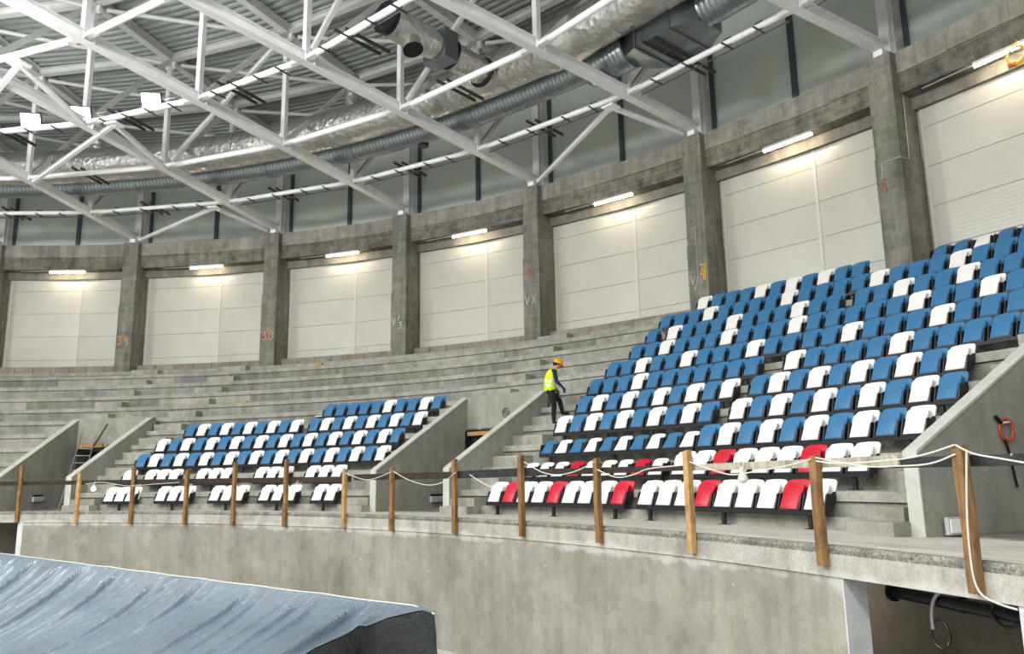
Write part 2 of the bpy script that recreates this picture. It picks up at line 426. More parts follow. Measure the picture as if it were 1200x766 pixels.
# ------------------------------------------------------------------ vomitories
def cheek(th0, th1, label):
    # radial wall with a raking top from R 27.6 (z 1.05) to R 31.4 (z 3.2)
    mb = MB(); R0, R1 = 27.6, 31.45
    za, zb = 0.96, 3.17
    for th in (th0, th1):
        mb.v += [P(R0, th, -0.12), P(R0, th, za), P(R1, th, zb), P(R1, th, -0.12)]
    mb.f = [(0,1,2,3),(7,6,5,4),(0,4,5,1),(1,5,6,2),(2,6,7,3),(3,7,4,0)]
    o = struct(mb, 'wall_cheek', M['cheek'], label, 'wall')
    c = MB(); e = 0.0004
    for th in (th0-e, th1+e):
        c.v += [P(R0-0.012, th, -0.1), P(R0-0.012, th, za+0.03), P(R1, th, zb+0.03), P(R1, th, zb), P(R0+0.012, th, za), P(R0+0.012, th, -0.1)]
    c.f = [(0,1,4,5),(1,2,3,4),(6,11,10,7),(7,10,9,8),(0,6,7,1),(1,7,8,2),(2,8,9,3),(3,9,10,4),(4,10,11,5),(5,11,6,0)]
    c.build('coping', M['coping'], o)
NAMES = ['left', 'middle', 'right']
DOORTOP = 2.12
for i, (a, b) in enumerate(VOMS):
    nm = NAMES[i]
    cheek(a, a+0.007, 'raking concrete side wall at the left of the ' + nm + ' vomitory')
    cheek(b-0.007, b, 'raking concrete side wall at the right of the ' + nm + ' vomitory')
    mb = MB().sweep([(31.4, DOORTOP), (31.4, 3.2), (31.75, 3.2), (31.75, DOORTOP)], a+0.002, b-0.002, 6)
    struct(mb, 'wall_vomitory', M['cheek'], 'concrete back wall above the doorway of the ' + nm + ' vomitory', 'wall')
    mb = MB()
    mb.sweep([(34.8, -0.2), (34.8, 2.5), (34.95, 2.5), (34.95, -0.2)], a, b, 5)
    mb.sweep([(31.4, DOORTOP+0.01), (31.4, DOORTOP+0.1), (34.9, DOORTOP+0.1), (34.9, DOORTOP+0.01)], a, b, 5)
    mb.sweep([(31.3, -0.2), (31.3, 2.4), (34.9, 2.4), (34.9, -0.2)], a+0.0005, a+0.0045, 1)
    mb.sweep([(31.3, -0.2), (31.3, 2.4), (34.9, 2.4), (34.9, -0.2)], b-0.0045, b-0.0005, 1)
    mb.sweep([(28.1, -0.2), (28.1, -0.085), (34.9, -0.085), (34.9, -0.2)], a+0.001, b-0.001, 5)
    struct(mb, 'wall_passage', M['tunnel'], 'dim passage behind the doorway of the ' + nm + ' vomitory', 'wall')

# ------------------------------------------------------------------ columns, ring beam, panels
def spray(parent, strokes, th, Rf, m, w=0.035):
    # strokes in metres on the column face (x right, z up from a centre)
    mb = MB()
    for pts in strokes:
        q = [P(Rf-0.008, th, 0) + V(th)*x + Vector((0,0,z)) for x, z in pts]
        for a, b in zip(q, q[1:]):
            d = (b-a).normalized(); mb.obox((a+b)/2, d*((b-a).length/2+w*0.4), U(th)*0.006, d.cross(U(th))*w/2)
    return mb.build('spray_mark', m, parent)
def digit(ch, x0, z0, s):
    D = {'3': [[(0,1),(.7,1),(.3,.58),(.7,.5),(.75,.2),(.4,0),(0,.1)]], '0': [[(.35,1),(.05,.75),(.05,.25),(.35,0),(.7,.25),(.7,.75),(.35,1)]],
         '9': [[(.65,.6),(.3,.5),(.08,.75),(.35,1),(.65,.85),(.65,.4),(.5,-.1)]], '2': [[(0,.8),(.35,1),(.65,.8),(.1,.05),(.7,0)]],
         '4': [[(.5,1),(.05,.4),(.7,.4)],[(.55,.7),(.5,-.1)]], 'x': [[(0,1),(.7,0)],[(.7,1),(0,0)]], 'v': [[(0,1),(.3,0),(.7,.9)]], '/': [[(.6,1),(.1,-.2)]]}
    return [[(x0+px*s*0.7, z0+pz*s) for px, pz in st] for st in D[ch]]
COLNAME = {0: 'far left column mostly outside the frame', 1: 'concrete column cut by the left edge of the photo', 2: 'concrete column sprayed with 39 in orange',
           3: 'concrete column sprayed with 30 in orange', 4: 'concrete column with faint white spray marks left of the middle vomitory',
           5: 'concrete column with red and white spray marks above the worker', 6: 'concrete column with a yellow sprayed number above the seats',
           7: 'broad near concrete column with a red mark and bent conduit', 8: 'concrete column past the right edge', 9: 'concrete column far past the right edge'}
for i, th in enumerate(TH):
    mb = MB(); w = 0.73/2
    def cb(R0, R1, hw, z0, z1):
        mb.hexa([P(R0,th,z0)-V(th)*hw, P(R0,th,z0)+V(th)*hw, P(R1,th,z0)+V(th)*hw, P(R1,th,z0)-V(th)*hw,
                 P(R0,th,z1)-V(th)*hw, P(R0,th,z1)+V(th)*hw, P(R1,th,z1)+V(th)*hw, P(R1,th,z1)-V(th)*hw])
    zj = [8.6, 8.5, 8.75, 8.9, 8.4, 8.95, 8.0, 8.9, 8.6, 8.6][i]
    cb(R_COL, 37.5, w, 5.45, zj)
    cb(R_COL+0.02, 37.5, w-0.02, zj, 10.6)
    cb(R_COL+0.03, 37.3, w-0.02, 10.6, 11.76)
    o = struct(mb, 'column', M['column'], COLNAME[i], 'column', bevel=0.012)
    if i == 2: spray(o, digit('3', -.30, 6.95, .36)+digit('9', .02, 6.95, .36), th, R_COL, M['orange_paint'])
    if i == 3: spray(o, digit('3', -.25, 6.85, .36)+digit('0', .07, 6.85, .40), th, R_COL, M['orange_paint']); 
    if i == 4: spray(o, digit('v', -.28, 7.0, .3)+digit('/', .0, 7.25, .15)+digit('3', .05, 6.85, .25), th, R_COL, M['white_paint'], 0.025)
    if i == 5:
        spray(o, digit('v', -.28, 7.1, .35)+digit('x', .02, 7.1, .35), th, R_COL, M['white_paint'], 0.02)
        spray(o, [[(-.18,8.2),(-.1,8.5),(0,8.3),(-.1,8.15)], [(-.1,6.95),(.0,6.9)]], th, R_COL, M['red_paint'], 0.04)
    if i == 6:
        spray(o, digit('4', .08, 6.85, .36)+[[(0.1,7.3),(.28,7.3),(.26,6.8)]], th, R_COL, M['yellow_paint'], 0.04)
        spray(o, digit('v', -.28, 6.7, .35)+digit('/', -.15, 6.6, .4), th, R_COL, M['white_paint'], 0.015)
    if i == 7:
        spray(o, [[(-.2,8.05),(-.15,8.2),(-.1,8.0),(-.15,7.95)], [(-.2,8.3),(-.1,8.28)]], th, R_COL, M['red_paint'], 0.04)
    if i in (6, 7):
        c = MB(); F = lambda x, z: P(R_COL-0.02, th, z)+V(th)*x
        S = lambda R, z: P(R, th, z)+V(th)*0.385
        if i == 7: c.tube([S(36.8, 10.5), S(36.75, 8.75), S(36.45, 8.72), F(.36, 8.75), F(-.05, 8.75), F(-.15, 8.7), F(-.18, 8.3)], 0.014, 6)
        else: c.tube([F(-.3, 8.65), F(.0, 8.72), F(.02, 8.6), F(.02, 6.9)], 0.012, 6)
        c.build('conduit', M['cable_grey'], o, smooth=True)
BAY = ['far left bay', 'bay cut by the left edge', 'bay right of column 39', 'bay right of column 30', 'bay left of the worker\'s column', 'bay right of the worker\'s column', 'bay left of the near column', 'bay right of the near column', 'far right bay']
for i in range(len(TH)-1):
    t0, t1 = TH[i], TH[i+1]
    nm = BAY[i]
    mb = MB().sweep([(R_BEAM, 10.62), (R_BEAM, 11.22), (37.5, 11.22), (37.5, 10.62)], t0+0.004, t1-0.004, 6)
    up = MB(); nb = 4
    for j in range(nb):
        a = t0+0.004+(t1-t0-0.008)*j/nb; b = t0+0.004+(t1-t0-0.008)*(j+1)/nb; dz = random.uniform(-.02, .02)
        up.sweep([(R_BEAM-0.035, 11.20+dz), (R_BEAM-0.035, 11.80), (37.5, 11.80), (37.5, 11.20+dz)], a+0.0001, b-0.0001, 2)
    beam_o = struct(mb, 'beam', M['beam'], 'board marked concrete ring beam, ' + nm, 'beam')
    up.build('upper_course', M['beam_top'], beam_o)
    mb = MB().sweep([(37.28, 10.28), (37.28, 10.64), (37.6, 10.64), (37.6, 10.28)], t0+0.006, t1-0.006, 6)
    struct(mb, 'lintel', M['lintel'], 'brownish lintel strip above the white panels, ' + nm, 'lintel')
    # white panels: rows with joints, seam in the middle of the bay
    tm = (t0+t1)/2 + 0.012; rows_z = [6.08, 6.45, 7.55, 8.65, 9.75, 10.30]
    mb = MB()
    for a, b in ((t0+0.012, tm-0.0012), (tm+0.0012, t1-0.011)):
        for z0, z1 in zip(rows_z, rows_z[1:]):
            mb.sweep([(R_BACK, z0+0.007), (R_BACK, z1-0.007), (R_BACK+0.12, z1-0.009), (R_BACK+0.12, z0+0.006)], a, b, 1)
    o = struct(mb, 'wall_panel', M['panel'], 'white sandwich panel wall under the tube lamp, ' + nm, 'wall')
    MB().sweep([(R_BACK+0.03, 6.06), (R_BACK+0.03, 10.4), (R_BACK+0.14, 10.4), (R_BACK+0.14, 6.06)], t0+0.008, t1-0.008, 3).build('backing', M['panel_joint'], o)
    t = MB()
    for tt, hw in ((tm, 0.0013), (t0+0.0125, 0.0009), (t1-0.0115, 0.0009)):
        t.sweep([(R_BACK-0.02, 6.08), (R_BACK-0.02, 10.30), (R_BACK+0.02, 10.30), (R_BACK+0.02, 6.08)], tt-hw, tt+hw, 1)
    t.build('joint_strip', M['panel_trim'], o)
    # block plinth under the panels
    mb = MB(); nb = 7
    for j in range(nb):
        a = t0+0.01+(t1-t0-0.02)*j/nb; b = t0+0.01+(t1-t0-0.02)*(j+1)/nb
        mb.sweep([(36.98+random.uniform(-.01,.01), 5.63), (36.98, 6.07), (37.6, 6.07), (37.6, 5.63)], a+0.0003, b-0.0003, 2)
    struct(mb, 'baseboard', M['block'], 'block plinth under the white panels, ' + nm, 'plinth')
    # upper wall
    mb = MB()
    th_half = (t0+t1)/2
    for a, b in ((t0+0.004, th_half-0.0022), (th_half+0.0022, t1-0.004)):
        for z0, z1 in ((11.8, 13.2), (13.205, 14.6), (14.605, 16.8)):
            mb.sweep([(37.62, z0), (37.62, z1), (37.75, z1), (37.75, z0)], a, b, 2)
    mb.sweep([(37.66, 11.7), (37.66, 16.8), (37.76, 16.8), (37.76, 11.7)], t0, t1, 4)
    struct(mb, 'wall_upper', M['grey_panel'], 'grey green upper wall above the ring beam, ' + nm, 'wall')
    mb = MB()
    mb.beam(P(37.54, th_half, 11.78), P(37.54, th_half, 16.5), 0.16, 0.12, U(th_half))
    struct(mb, 'mullion', M['mullion'], 'dark slate mullion halfway along the upper wall, ' + nm, 'mullion')

# ------------------------------------------------------------------ steel columns on the concrete columns
SC = {0: 'far left', 1: 'at the left edge', 2: 'on the column sprayed 39', 3: 'on the column sprayed 30', 4: 'on the column with faint white marks',
      5: 'on the column above the worker', 6: 'on the column with the yellow number', 7: 'on the broad near column', 8: 'past the right edge', 9: 'far right'}
for i, th in enumerate(TH):
    r = empty('steel_column', P(37.05, th, 11.76), -th)
    mb = MB(); w = 0.15
    a, b = P(37.05, th, 11.79), P(37.05, th, 16.6)
    mb.beam(a - U(th)*0.14, b - U(th)*0.14, 0.30, 0.022, U(th))
    mb.beam(a + U(th)*0.14, b + U(th)*0.14, 0.30, 0.022, U(th))
    mb.beam(a, b, 0.016, 0.26, U(th))
    mb.build('shaft', M['white_steel'], r)
    MB().obox(P(37.05, th, 11.775), V(th)*0.2, U(th)*0.2, Vector((0,0,0.015))).build('base_plate', M['white_steel'], r)
    MB().beam(P(37.5, th, 11.8)+V(th)*0.3, P(37.5, th, 16.5)+V(th)*0.3, 0.12, 0.12, U(th)).build('side_mullion', M['mullion'], r)
    tag(r, 'white steel roof column standing ' + SC[i], 'steel column', 'steel columns carrying the roof')

# ------------------------------------------------------------------ roof trusses
NODES = [36.6, 33.1, 29.15, 25.4, 21.6, 17.9]
ZC, ZT = 12.1, 16.4
for i, th in enumerate(TH):
    r = empty('roof_truss', P(36.7, th, 11.8), -th)
    tag(r, 'white steel lattice roof truss ending ' + SC[i], 'truss', 'radial roof trusses')
    MB().ibeam(P(36.85, th, ZC), P(10.0, th, ZC), 0.30, 0.27).build('bottom_chord', M['white_steel'], r)
    st = MB()
    MB().ibeam(P(37.1, th, ZT), P(10.0, th, ZT), 0.34, 0.28).build('top_chord', M['purlin'], r)
    MB().obox(P(36.62, th, 11.87), V(th)*0.13, U(th)*0.14, Vector((0,0,0.08))).build('bearing_block', M['white_steel'], r)
    for j, R in enumerate(NODES[1:], 1):
        MB().beam(P(R, th, ZC+0.15), P(R, th, ZT-0.17), 0.16, 0.16, U(th)).build('vertical_post', M['white_steel'], r)
        for s in (-1, 1):
            for dr, a in ((-0.1, 0.07), (0.22, 0.02)):
                MB().beam(P(R+dr, th, ZC)+V(th)*s*a, P(R+dr, th, ZC)+V(th)*s*0.125, 0.02, 0.25, (0,0,1)).build('stiffener_plate', M['white_steel'], r)
        Ro = NODES[j-1]
        MB().ibeam(P(R+0.15, th, ZC+0.18), P(Ro-0.12, th, ZT-0.2), 0.14, 0.15, 0.012, 0.01, V(th)).build('diagonal_brace', M['purlin'], r)
        k = MB(); c = P(R, th, ZT-0.28)
        for s in (-1, 1): k.obox(c+V(th)*s*0.16-Vector((0,0,0.02)), V(th)*0.07, U(th)*0.07, Vector((0,0,0.1)))
        k.obox(c, V(th)*0.2, U(th)*0.015, Vector((0,0,0.16)))
        k.build('node_bracket', M['white_steel'], r)
# ring ties between the trusses at the bottom chord, purlins at the top
RNAME = {33.1: 'outermost pipe tie', 29.15: 'foil duct tie', 25.4: 'floodlight tie', 21.6: 'topmost tie', 17.9: 'inner tie'}
for R in NODES[1:]:
    for i in range(len(TH)-1):
        a, b = P(R, TH[i], ZC), P(R, TH[i+1], ZC); d = (b-a).normalized(); L = (b-a).length
        r = empty('ring_tie', a)
        tag(r, 'white round ' + RNAME[R] + ', ' + BAY[i], 'pipe tie', 'ring pipe ties between trusses')
        rad = 0.085 if R == 33.1 else 0.095
        MB().tube([a+d*0.5, b-d*0.5], rad, 12).build('pipe', M['white_steel'], r, smooth=True)
        for e0, e1 in ((a+d*0.1, a+d*0.55), (b-d*0.55, b-d*0.1)):
            MB().beam(e0, e1, 0.16, 0.13).build('end_plate', M['white_steel'], r)
        if R in (33.1, 25.4):
            for j in range(1, 5):
                c = a + d*L*j/5.0
                if j == 3 and R == 33.1: c = a+d*L*0.63
                q = MB(); out = U((TH[i]+TH[i+1])/2)
                q.beam(c-Vector((0,0,rad+.02)), c+Vector((0,0,rad+.05)), 0.02, 0.24, d)
                q.beam(c-out*0.28-Vector((0,0,rad+.02)), c+out*0.28-Vector((0,0,rad+.02)), 0.045, 0.03)
                q.build('clip', M['tray'], r)
        if R == 33.1:
            MB().tube([a+d*0.4-Vector((0,0,rad+.05))+U(TH[i])*0.2, b-d*0.4-Vector((0,0,rad+.05))+U(TH[i+1])*0.2], 0.02, 6).build('cable', M['tray'], r)
for R in NODES[1:]:
    for i in range(len(TH)-1):
        mb = MB(); a, b = P(R, TH[i], ZT), P(R, TH[i+1], ZT); d = (b-a).normalized()
        mb.ibeam(a+d*0.02, b-d*0.02, 0.26, 0.24)
        tag(mb.build('roof_purlin', M['purlin']), 'pale roof purlin above the ' + RNAME[R] + ', ' + BAY[i], 'purlin', 'purlins under the roof deck')
# slanting roof braces between neighbouring trusses (top level)
for i in range(1, 7):
    for j in range(1, 5):
        a, b = P(NODES[j], TH[i], ZT-0.25), P(NODES[j-1], TH[i+1], ZT-0.25); d = (b-a).normalized(); L = (b-a).length
        r = empty('roof_brace', a)
        MB().tube([a+d*0.35, b-d*0.3], 0.075, 10).build('tube', M['purlin'], r, smooth=True)
        MB().tube([a+d*L*0.72, a+d*L*0.76], 0.10, 10).build('coupling', M['purlin'], r, smooth=True)
        tag(r, 'pale tubular brace outward from the ' + RNAME[NODES[j]] + ', ' + BAY[i], 'brace', 'tubular roof plan braces')
# bracing in the two braced bays
def strut(a, b, label, w=0.13):
    mb = MB().ibeam(a, b, w, w*0.95, 0.012, 0.012)
    return tag(mb.build('cross_brace', M['white_steel']), label, 'brace', 'cross braces below the roof')
for i, nm in ((2, 'left'), (5, 'middle')):
    ta, tb = TH[i], TH[i+1]
    for j in ((1, 3, 4) if i == 2 else (1,)):
        R = NODES[j]; ap = P(R+0.1, tb+{1: -0.022, 3: 0.042, 4: 0.062}[j], ZC-0.14)
        lv = RNAME[R]
        strut(ap, P(NODES[j-1], ta+0.006, ZC-0.2), 'white brace from the ' + lv + ' to the truss left of it, ' + nm + ' braced bay')
        strut(ap, P(NODES[j-1]-0.1, tb+(-0.008 if j == 1 else 0.008), ZC-0.2), 'white brace from the ' + lv + ' hugging the right truss, ' + nm + ' braced bay')
        g = MB().obox(ap-Vector((0,0,0.02)), V(tb)*0.22, U(tb)*0.2, Vector((0,0,0.03)))
        tag(g.build('gusset_plate', M['white_steel']), 'white gusset plate under the ' + lv + ', ' + nm + ' braced bay', 'gusset', 'gusset plates')
for i, nm in ((3, 'left'), (5, 'middle')):
    for j in ((2,) if i == 3 else (2, 3)):
        R = NODES[j]
        strut(P(R, TH[i]+0.01, ZC+0.2), P(R, TH[i+1]-0.01, ZT-0.3), 'steep white ring brace rising from the ' + RNAME[R] + ', ' + BAY[i])
# cable tray stubs hung across the ties
def tray(R0, R1, th, label):
    r = empty('cable_tray', P((R0+R1)/2, th, ZC+0.12), -th)
    for s in (-1, 1):
        MB().beam(P(R0+(0.15 if s > 0 else 0), th, ZC+0.13)+V(th)*s*0.13, P(R1-(0 if s > 0 else .1), th, ZC+0.13)+V(th)*s*0.13, 0.045, 0.09).build('channel', M['tray'], r)
    q = MB()
    for f in (0.3, 0.7): q.beam(P(R0+(R1-R0)*f, th, ZC+0.1)-V(th)*0.13, P(R0+(R1-R0)*f, th, ZC+0.1)+V(th)*0.13, 0.03, 0.03)
    q.build('rung', M['tray'], r)
    tag(r, label, 'cable tray', 'short cable tray stubs')
for th, w in ((-0.035, 'left edge bay'), (0.149, 'bay left of column 30'), (0.33, 'bay right of column 30'), (0.51, 'bay above the middle vomitory'), (0.69, 'bay above the worker'), (0.862, 'bay beside the plenum')):
    tray(32.55 if th < 0.8 else 31.3, 34.25, th, 'dark cable tray stub crossing the outermost pipe tie, ' + w)
for th, w in ((0.141, 'left'), (0.68, 'middle')):
    tray(28.7, 30.5, th, 'dark cable tray stub in front of the foil duct, ' + w)
for th, w in ((-0.04, 'left edge'), (0.135, 'under the left floodlight'), (0.31, 'beside the floodlights'), (0.483, 'right of the floodlights'), (0.675, 'beside the fan duct')):
    tray(25.05, 26.75, th, 'dark cable tray stub on the floodlight tie, ' + w)

for i in (3, 4, 5):
    mb = MB(); R = 25.4
    a, b = TH[i]+0.012, TH[i+1]-0.012
    for dr, dz in ((0.12, .35), (0.2, .30), (0.3, .30), (0.4, .30), (0.48, .35)):
        mb.tube([P(R+dr, a+(b-a)*q/4, ZC+dz) for q in range(5)], 0.008, 4)
    for q in range(36):
        t = a+(b-a)*q/35
        mb.tube([P(R+0.12, t, ZC+.35), P(R+0.2, t, ZC+.30), P(R+0.4, t, ZC+.30), P(R+0.48, t, ZC+.35)], 0.007, 4)
    tag(mb.build('wire_tray', M['spiral']), 'wire mesh cable tray beside the floodlight tie, ' + BAY[i], 'cable tray', 'wire mesh cable trays')
# ------------------------------------------------------------------ roof deck
mb = MB(); prof = []; R = 4.0
while R < 38.0:
    prof += [(R, 16.72), (R+0.13, 16.72), (R+0.17, 16.60), (R+0.27, 16.60)]; R += 0.31
mb.sheet(prof, -0.75, 1.9, 44)
struct(mb, 'ceiling', M['deck'], 'ribbed galvanised roof deck', 'roof deck')

# ------------------------------------------------------------------ ducts
def arc(R, z, t0, t1, n): return [P(R, t0+(t1-t0)*i/n, z) for i in range(n+1)]
random.seed(11)
n = 260; t0, t1 = -0.35, 1.12
pts, rad = [], []
for i in range(n+1):
    t = t0+(t1-t0)*i/n
    bulge = 0.06*math.exp(-((t-0.775)/0.03)**2)
    pts.append(P(31.0, t, 13.28 - 0.9*bulge)); rad.append(0.655+bulge+0.018*noise.noise(Vector((t*60, 1, 0))))
r = empty('foil_duct', P(31.0, 0.4, 12.6), 0)
tag(r, 'fat foil wrapped ventilation duct curving under the roof', 'duct')
MB().tube(pts, rad, 26).build('insulation_sleeve', M['foil'], r, smooth=True)
for t in (0.07, 0.2, 0.32, 0.455, 0.575, 0.70, 0.84):
    MB().tube(arc(31.0, 13.28, t-0.0012, t+0.0012, 1), 0.675, 26).build('foil_tape', M['foil'], r, smooth=True)
for t in (0.11, 0.48):
    MB().tube([P(31.1, t, 13.8), P(31.1, t, 15.2)], 0.26, 18).build('riser_stub', M['foil'], r, smooth=True)
# spiral duct
r = empty('spiral_duct', P(32.15, 0.4, 12.4), 0)
tag(r, 'bare ribbed spiral duct running below the foil duct', 'duct')
def ribbed(R, z, rr, t0, t1, step=0.0016, dz=0):
    n = int((t1-t0)/step); pts = []; rad = []
    for i in range(n+1):
        t = t0+(t1-t0)*i/n; pts.append(P(R, t, z)); rad.append(rr+(0.022 if i % 3 == 0 else 0))
    return MB().tube(pts, rad, 22)
ribbed(32.15, 12.95, 0.45, -0.35, 0.775).build('pipe', M['spiral'], r, smooth=True, angle=60)
for t in (0.15, 0.335, 0.46, 0.63):
    MB().tube(arc(32.15, 12.95, t-0.003, t+0.003, 2), 0.475, 22).build('coupling_collar', M['spiral'], r, smooth=True)
MB().tube([P(32.4, 0.551, 12.62), P(32.4, 0.551, 12.46)], 0.2, 16).build('outlet', M['black_plastic'], r, smooth=True)
r = empty('duct_plenum', P(32.2, 0.86, 12.4), -0.86)
tag(r, 'dark sheet metal duct plenum box high at the upper right', 'duct box')
ribbed(32.2, 12.85, 0.56, 0.776, 0.825).build('inlet_pipe', M['spiral'], r, smooth=True, angle=60)
b = MB()
def sec(t, dr, z0, z1, rc=32.3): return [P(rc-dr, t, z0), P(rc+dr, t, z0), P(rc+dr, t, z1), P(rc-dr, t, z1)]
S_ = [sec(0.825, .5, 12.4, 13.35), sec(0.845, .85, 12.3, 13.3), sec(0.885, .85, 12.3, 13.3), sec(0.905, .5, 12.35, 13.3)]
for s in S_: b.v += s
b.f = [(0,1,2,3)] + [(i*4+k, i*4+(k+1) % 4, i*4+4+(k+1) % 4, i*4+4+k) for i in range(3) for k in range(4)] + [(12,15,14,13)]
b.build('box', M['sheet'], r)
q = MB()
for t in (0.846, 0.884): 
    s = sec(t, .88, 12.27, 13.33)
    for k in range(4): q.beam(s[k], s[(k+1) % 4], 0.05, 0.05)
q.build('flange', M['sheet'], r)
ribbed(32.2, 12.85, 0.5, 0.905, 1.12).build('outlet_pipe', M['spiral'], r, smooth=True, angle=60)
# fan duct branch
th = 0.688
r = empty('fan_duct', P(28.3, th, 12.6), -th)
tag(r, 'foil wrapped fan branch duct with open black mouth and nozzle', 'duct')
MB().tube([P(26.5, th, 13.02), P(27.2, th, 13.0), P(28.2, th, 13.0)], [0.43, 0.45, 0.42], 24).build('inlet_sleeve', M['foil'], r, smooth=True)
MB().tube([P(26.34, th, 13.02), P(26.52, th, 13.02)], 0.455, 24).build('mouth_ring', M['black_plastic'], r, smooth=True)
MB().obox(P(28.5, th, 13.0), V(th)*0.45, U(th)*0.28, Vector((0,0,0.45))).build('fan_box', M['sheet'], r, bevel=0.02)
MB().tube([P(28.75, th, 13.0), P(30.35, th, 13.02)], [0.42, 0.40], 24).build('outlet_sleeve', M['foil'], r, smooth=True)
for R in (28.85, 30.3):
    MB().tube([P(R-0.03, th, 13.0), P(R+0.03, th, 13.0)], 0.47, 24).build('flange_ring', M['black_plastic'], r, smooth=True)
nz = MB().tube([P(27.2, th, 12.7)+V(th)*0.1, P(27.2, th, 12.35)+V(th)*0.22], 0.27, 20).build('nozzle', M['foil'], r, smooth=True)
MB().tube([P(27.2, th, 12.352)+V(th)*0.219, P(27.2, th, 12.32)+V(th)*0.23], 0.285, 20).build('nozzle_rim', M['black_plastic'], nz, smooth=True)

# ------------------------------------------------------------------ lamps
for th, w in ((-0.02, 'far left bay'), (0.1625, 'bay between columns 39 and 30'), (0.35, 'bay right of column 30'), (0.5225, 'bay above the middle vomitory'),
              (0.702, 'bay right of the column above the worker'), (0.883, 'bay right of the yellow numbered column'), (1.052, 'bay right of the broad near column')):
    r = empty('tube_lamp', P(36.82, th, 10.62), -th)
    tag(r, 'glowing tube lamp under the ring beam, ' + w, 'lamp', 'tube lamps under the ring beam')
    MB().obox(P(36.82, th, 10.585), V(th)*0.82, U(th)*0.06, Vector((0,0,0.035))).build('housing', M['lamp_body'], r)
    MB().tube([P(36.80, th, 10.52)-V(th)*0.8, P(36.80, th, 10.52)+V(th)*0.8], 0.045, 12).build('tube', M['tube_light'], r, smooth=True)
    cbl = MB().tube([P(36.85, th, 10.59)-V(th)*0.82, P(36.85, th, 10.59)-V(th)*2.2], 0.016, 6)
    cbl.build('cable', M['cable_grey'], r)
for (th, R), w in zip(((0.178, 25.45), (0.253, 25.45), (0.362, 25.45)), ('left of the three', 'beside the truss, middle of the three', 'right of the three')):
    r = empty('flood_light', P(R, th, 12.3), -th)
    tag(r, 'glaring white floodlight clamped on a pipe tie, ' + w, 'floodlight', 'floodlights on the pipe tie')
    d = (Vector((0, 0, -1))*0.55 - U(th)*0.85 + V(th)*0.4).normalized()
    x = d.cross(Vector((0,0,1))).normalized(); y = x.cross(d)
    c = P(R, th, 12.38) - U(th)*0.12
    MB().obox(c-d*0.06, x*0.30, y*0.26, d*0.07).build('housing', M['tray'], r, bevel=0.02)
    MB().obox(c+d*0.02, x*0.27, y*0.23, d*0.012).build('lens', M['flood_glow'], r)
    MB().beam(c-d*0.1, P(R, th, 12.15), 0.08, 0.04).build('bracket', M['tray'], r)
th = 1.058
r = empty('cable_coil', P(36.72, th, 10.2), -th)
mb = MB()
for k in range(4):
    mb.tube([P(36.7+0.015*k, th, 10.28)+V(th)*(0.2+0.012*k)*cos(a*pi/12)+Vector((0,0,(0.2+0.012*k)*sin(a*pi/12))) for a in range(25)], 0.02, 6)
mb.build('loops', M['yellow_cable'], r, smooth=True)
MB().tube([P(36.7, th, 10.5)+V(th)*0.05, P(36.75, th, 10.66)+V(th)*0.03], 0.012, 6).build('hanger', M['yellow_cable'], r)
MB().obox(P(36.72, th, 10.08)-V(th)*0.12, V(th)*0.09, U(th)*0.03, Vector((0,0,0.05))).build('plug', M['orange'], r)
tag(r, 'yellow cable coil hung beside the rightmost tube lamp', 'cable coil')

# ------------------------------------------------------------------ seats
def slab_outline(pts, y0, y1, tilt, yoff=0.0, crown=0.0, ny=1):
    """outline (x, s) in a plane leaning back by tilt; extruded from depth y0 to y1 (local -y is the front)"""
    mb = MB(); ct, st = cos(tilt), sin(tilt)
    def pt(x, s, d): return (x, yoff + s*st + d*ct, s*ct - d*st)
    n = len(pts)
    mb.v = [Vector(pt(x, s, y0 + crown*(x*x)/(0.04))) for x, s in pts] + [Vector(pt(x, s, y1)) for x, s in pts]
    mb.f = [tuple(range(n)), tuple(range(2*n-1, n-1, -1))] + [(i, i+n, (i+1) % n+n, (i+1) % n) for i in range(n)]
    return mb
def rounded(wb, wm, wt, h, hm, r, rise=0.012):
    """half-widths at bottom, mid and top, height, with rounded top corners and a slightly arched top"""
    right = [(wb, 0.0), (wb+0.4*(wm-wb), hm*0.9), (wm, hm+0.03)]
    for i in range(7):
        a = i/6*pi/2
        right.append((wt-r+r*cos(a), h-r+r*sin(a)))
    top = [((wt-r)*f, h+rise*(1-f*f)) for f in (0.5, 0.0, -0.5)]
    left = [(-x, s) for x, s in reversed(right)]
    return right + top + left
TILT_P, TILT_B = math.radians(27), math.radians(20)
def seat_meshes(col, TILT_P=math.radians(27)):
    mat = M[col+'_seat']
    pan = slab_outline(rounded(.170, .187, .190, .435, .26, .06), 0.0, 0.045, TILT_P)
    # raised front plate with an arched upper edge leaves the crease line near the top
    pl = rounded(.158, .166, .160, .335, .22, .05, 0.02)
    q = slab_outline([(x, s+0.015) for x, s in pl], -0.011, 0.004, TILT_P)
    pm = pan.mesh('seat_pan', mat, smooth=True, bevel=0.010, angle=35)
    qm = q.mesh('seat_pan', mat, smooth=True, bevel=0.004, angle=35)
    bm = bmesh.new(); bm.from_mesh(pm); bm.from_mesh(qm); bm.to_mesh(pm); bm.free()
    back = slab_outline(rounded(.205, .220, .226, .42, .2, .06, 0.010), 0.0, 0.03, TILT_B, yoff=0.175)
    for v in back.v: v.z += 0.045; v.y += 0.012 + 0.25*v.x*v.x*-1
    bk = back.mesh('backrest', mat, smooth=True, bevel=0.010, angle=35)
    return pm, bk
SEAT = {c: seat_meshes(c) for c in ('white', 'blue', 'red')}
BARE = {c: seat_meshes(c, math.radians(42)) for c in ('white', 'blue', 'red')}
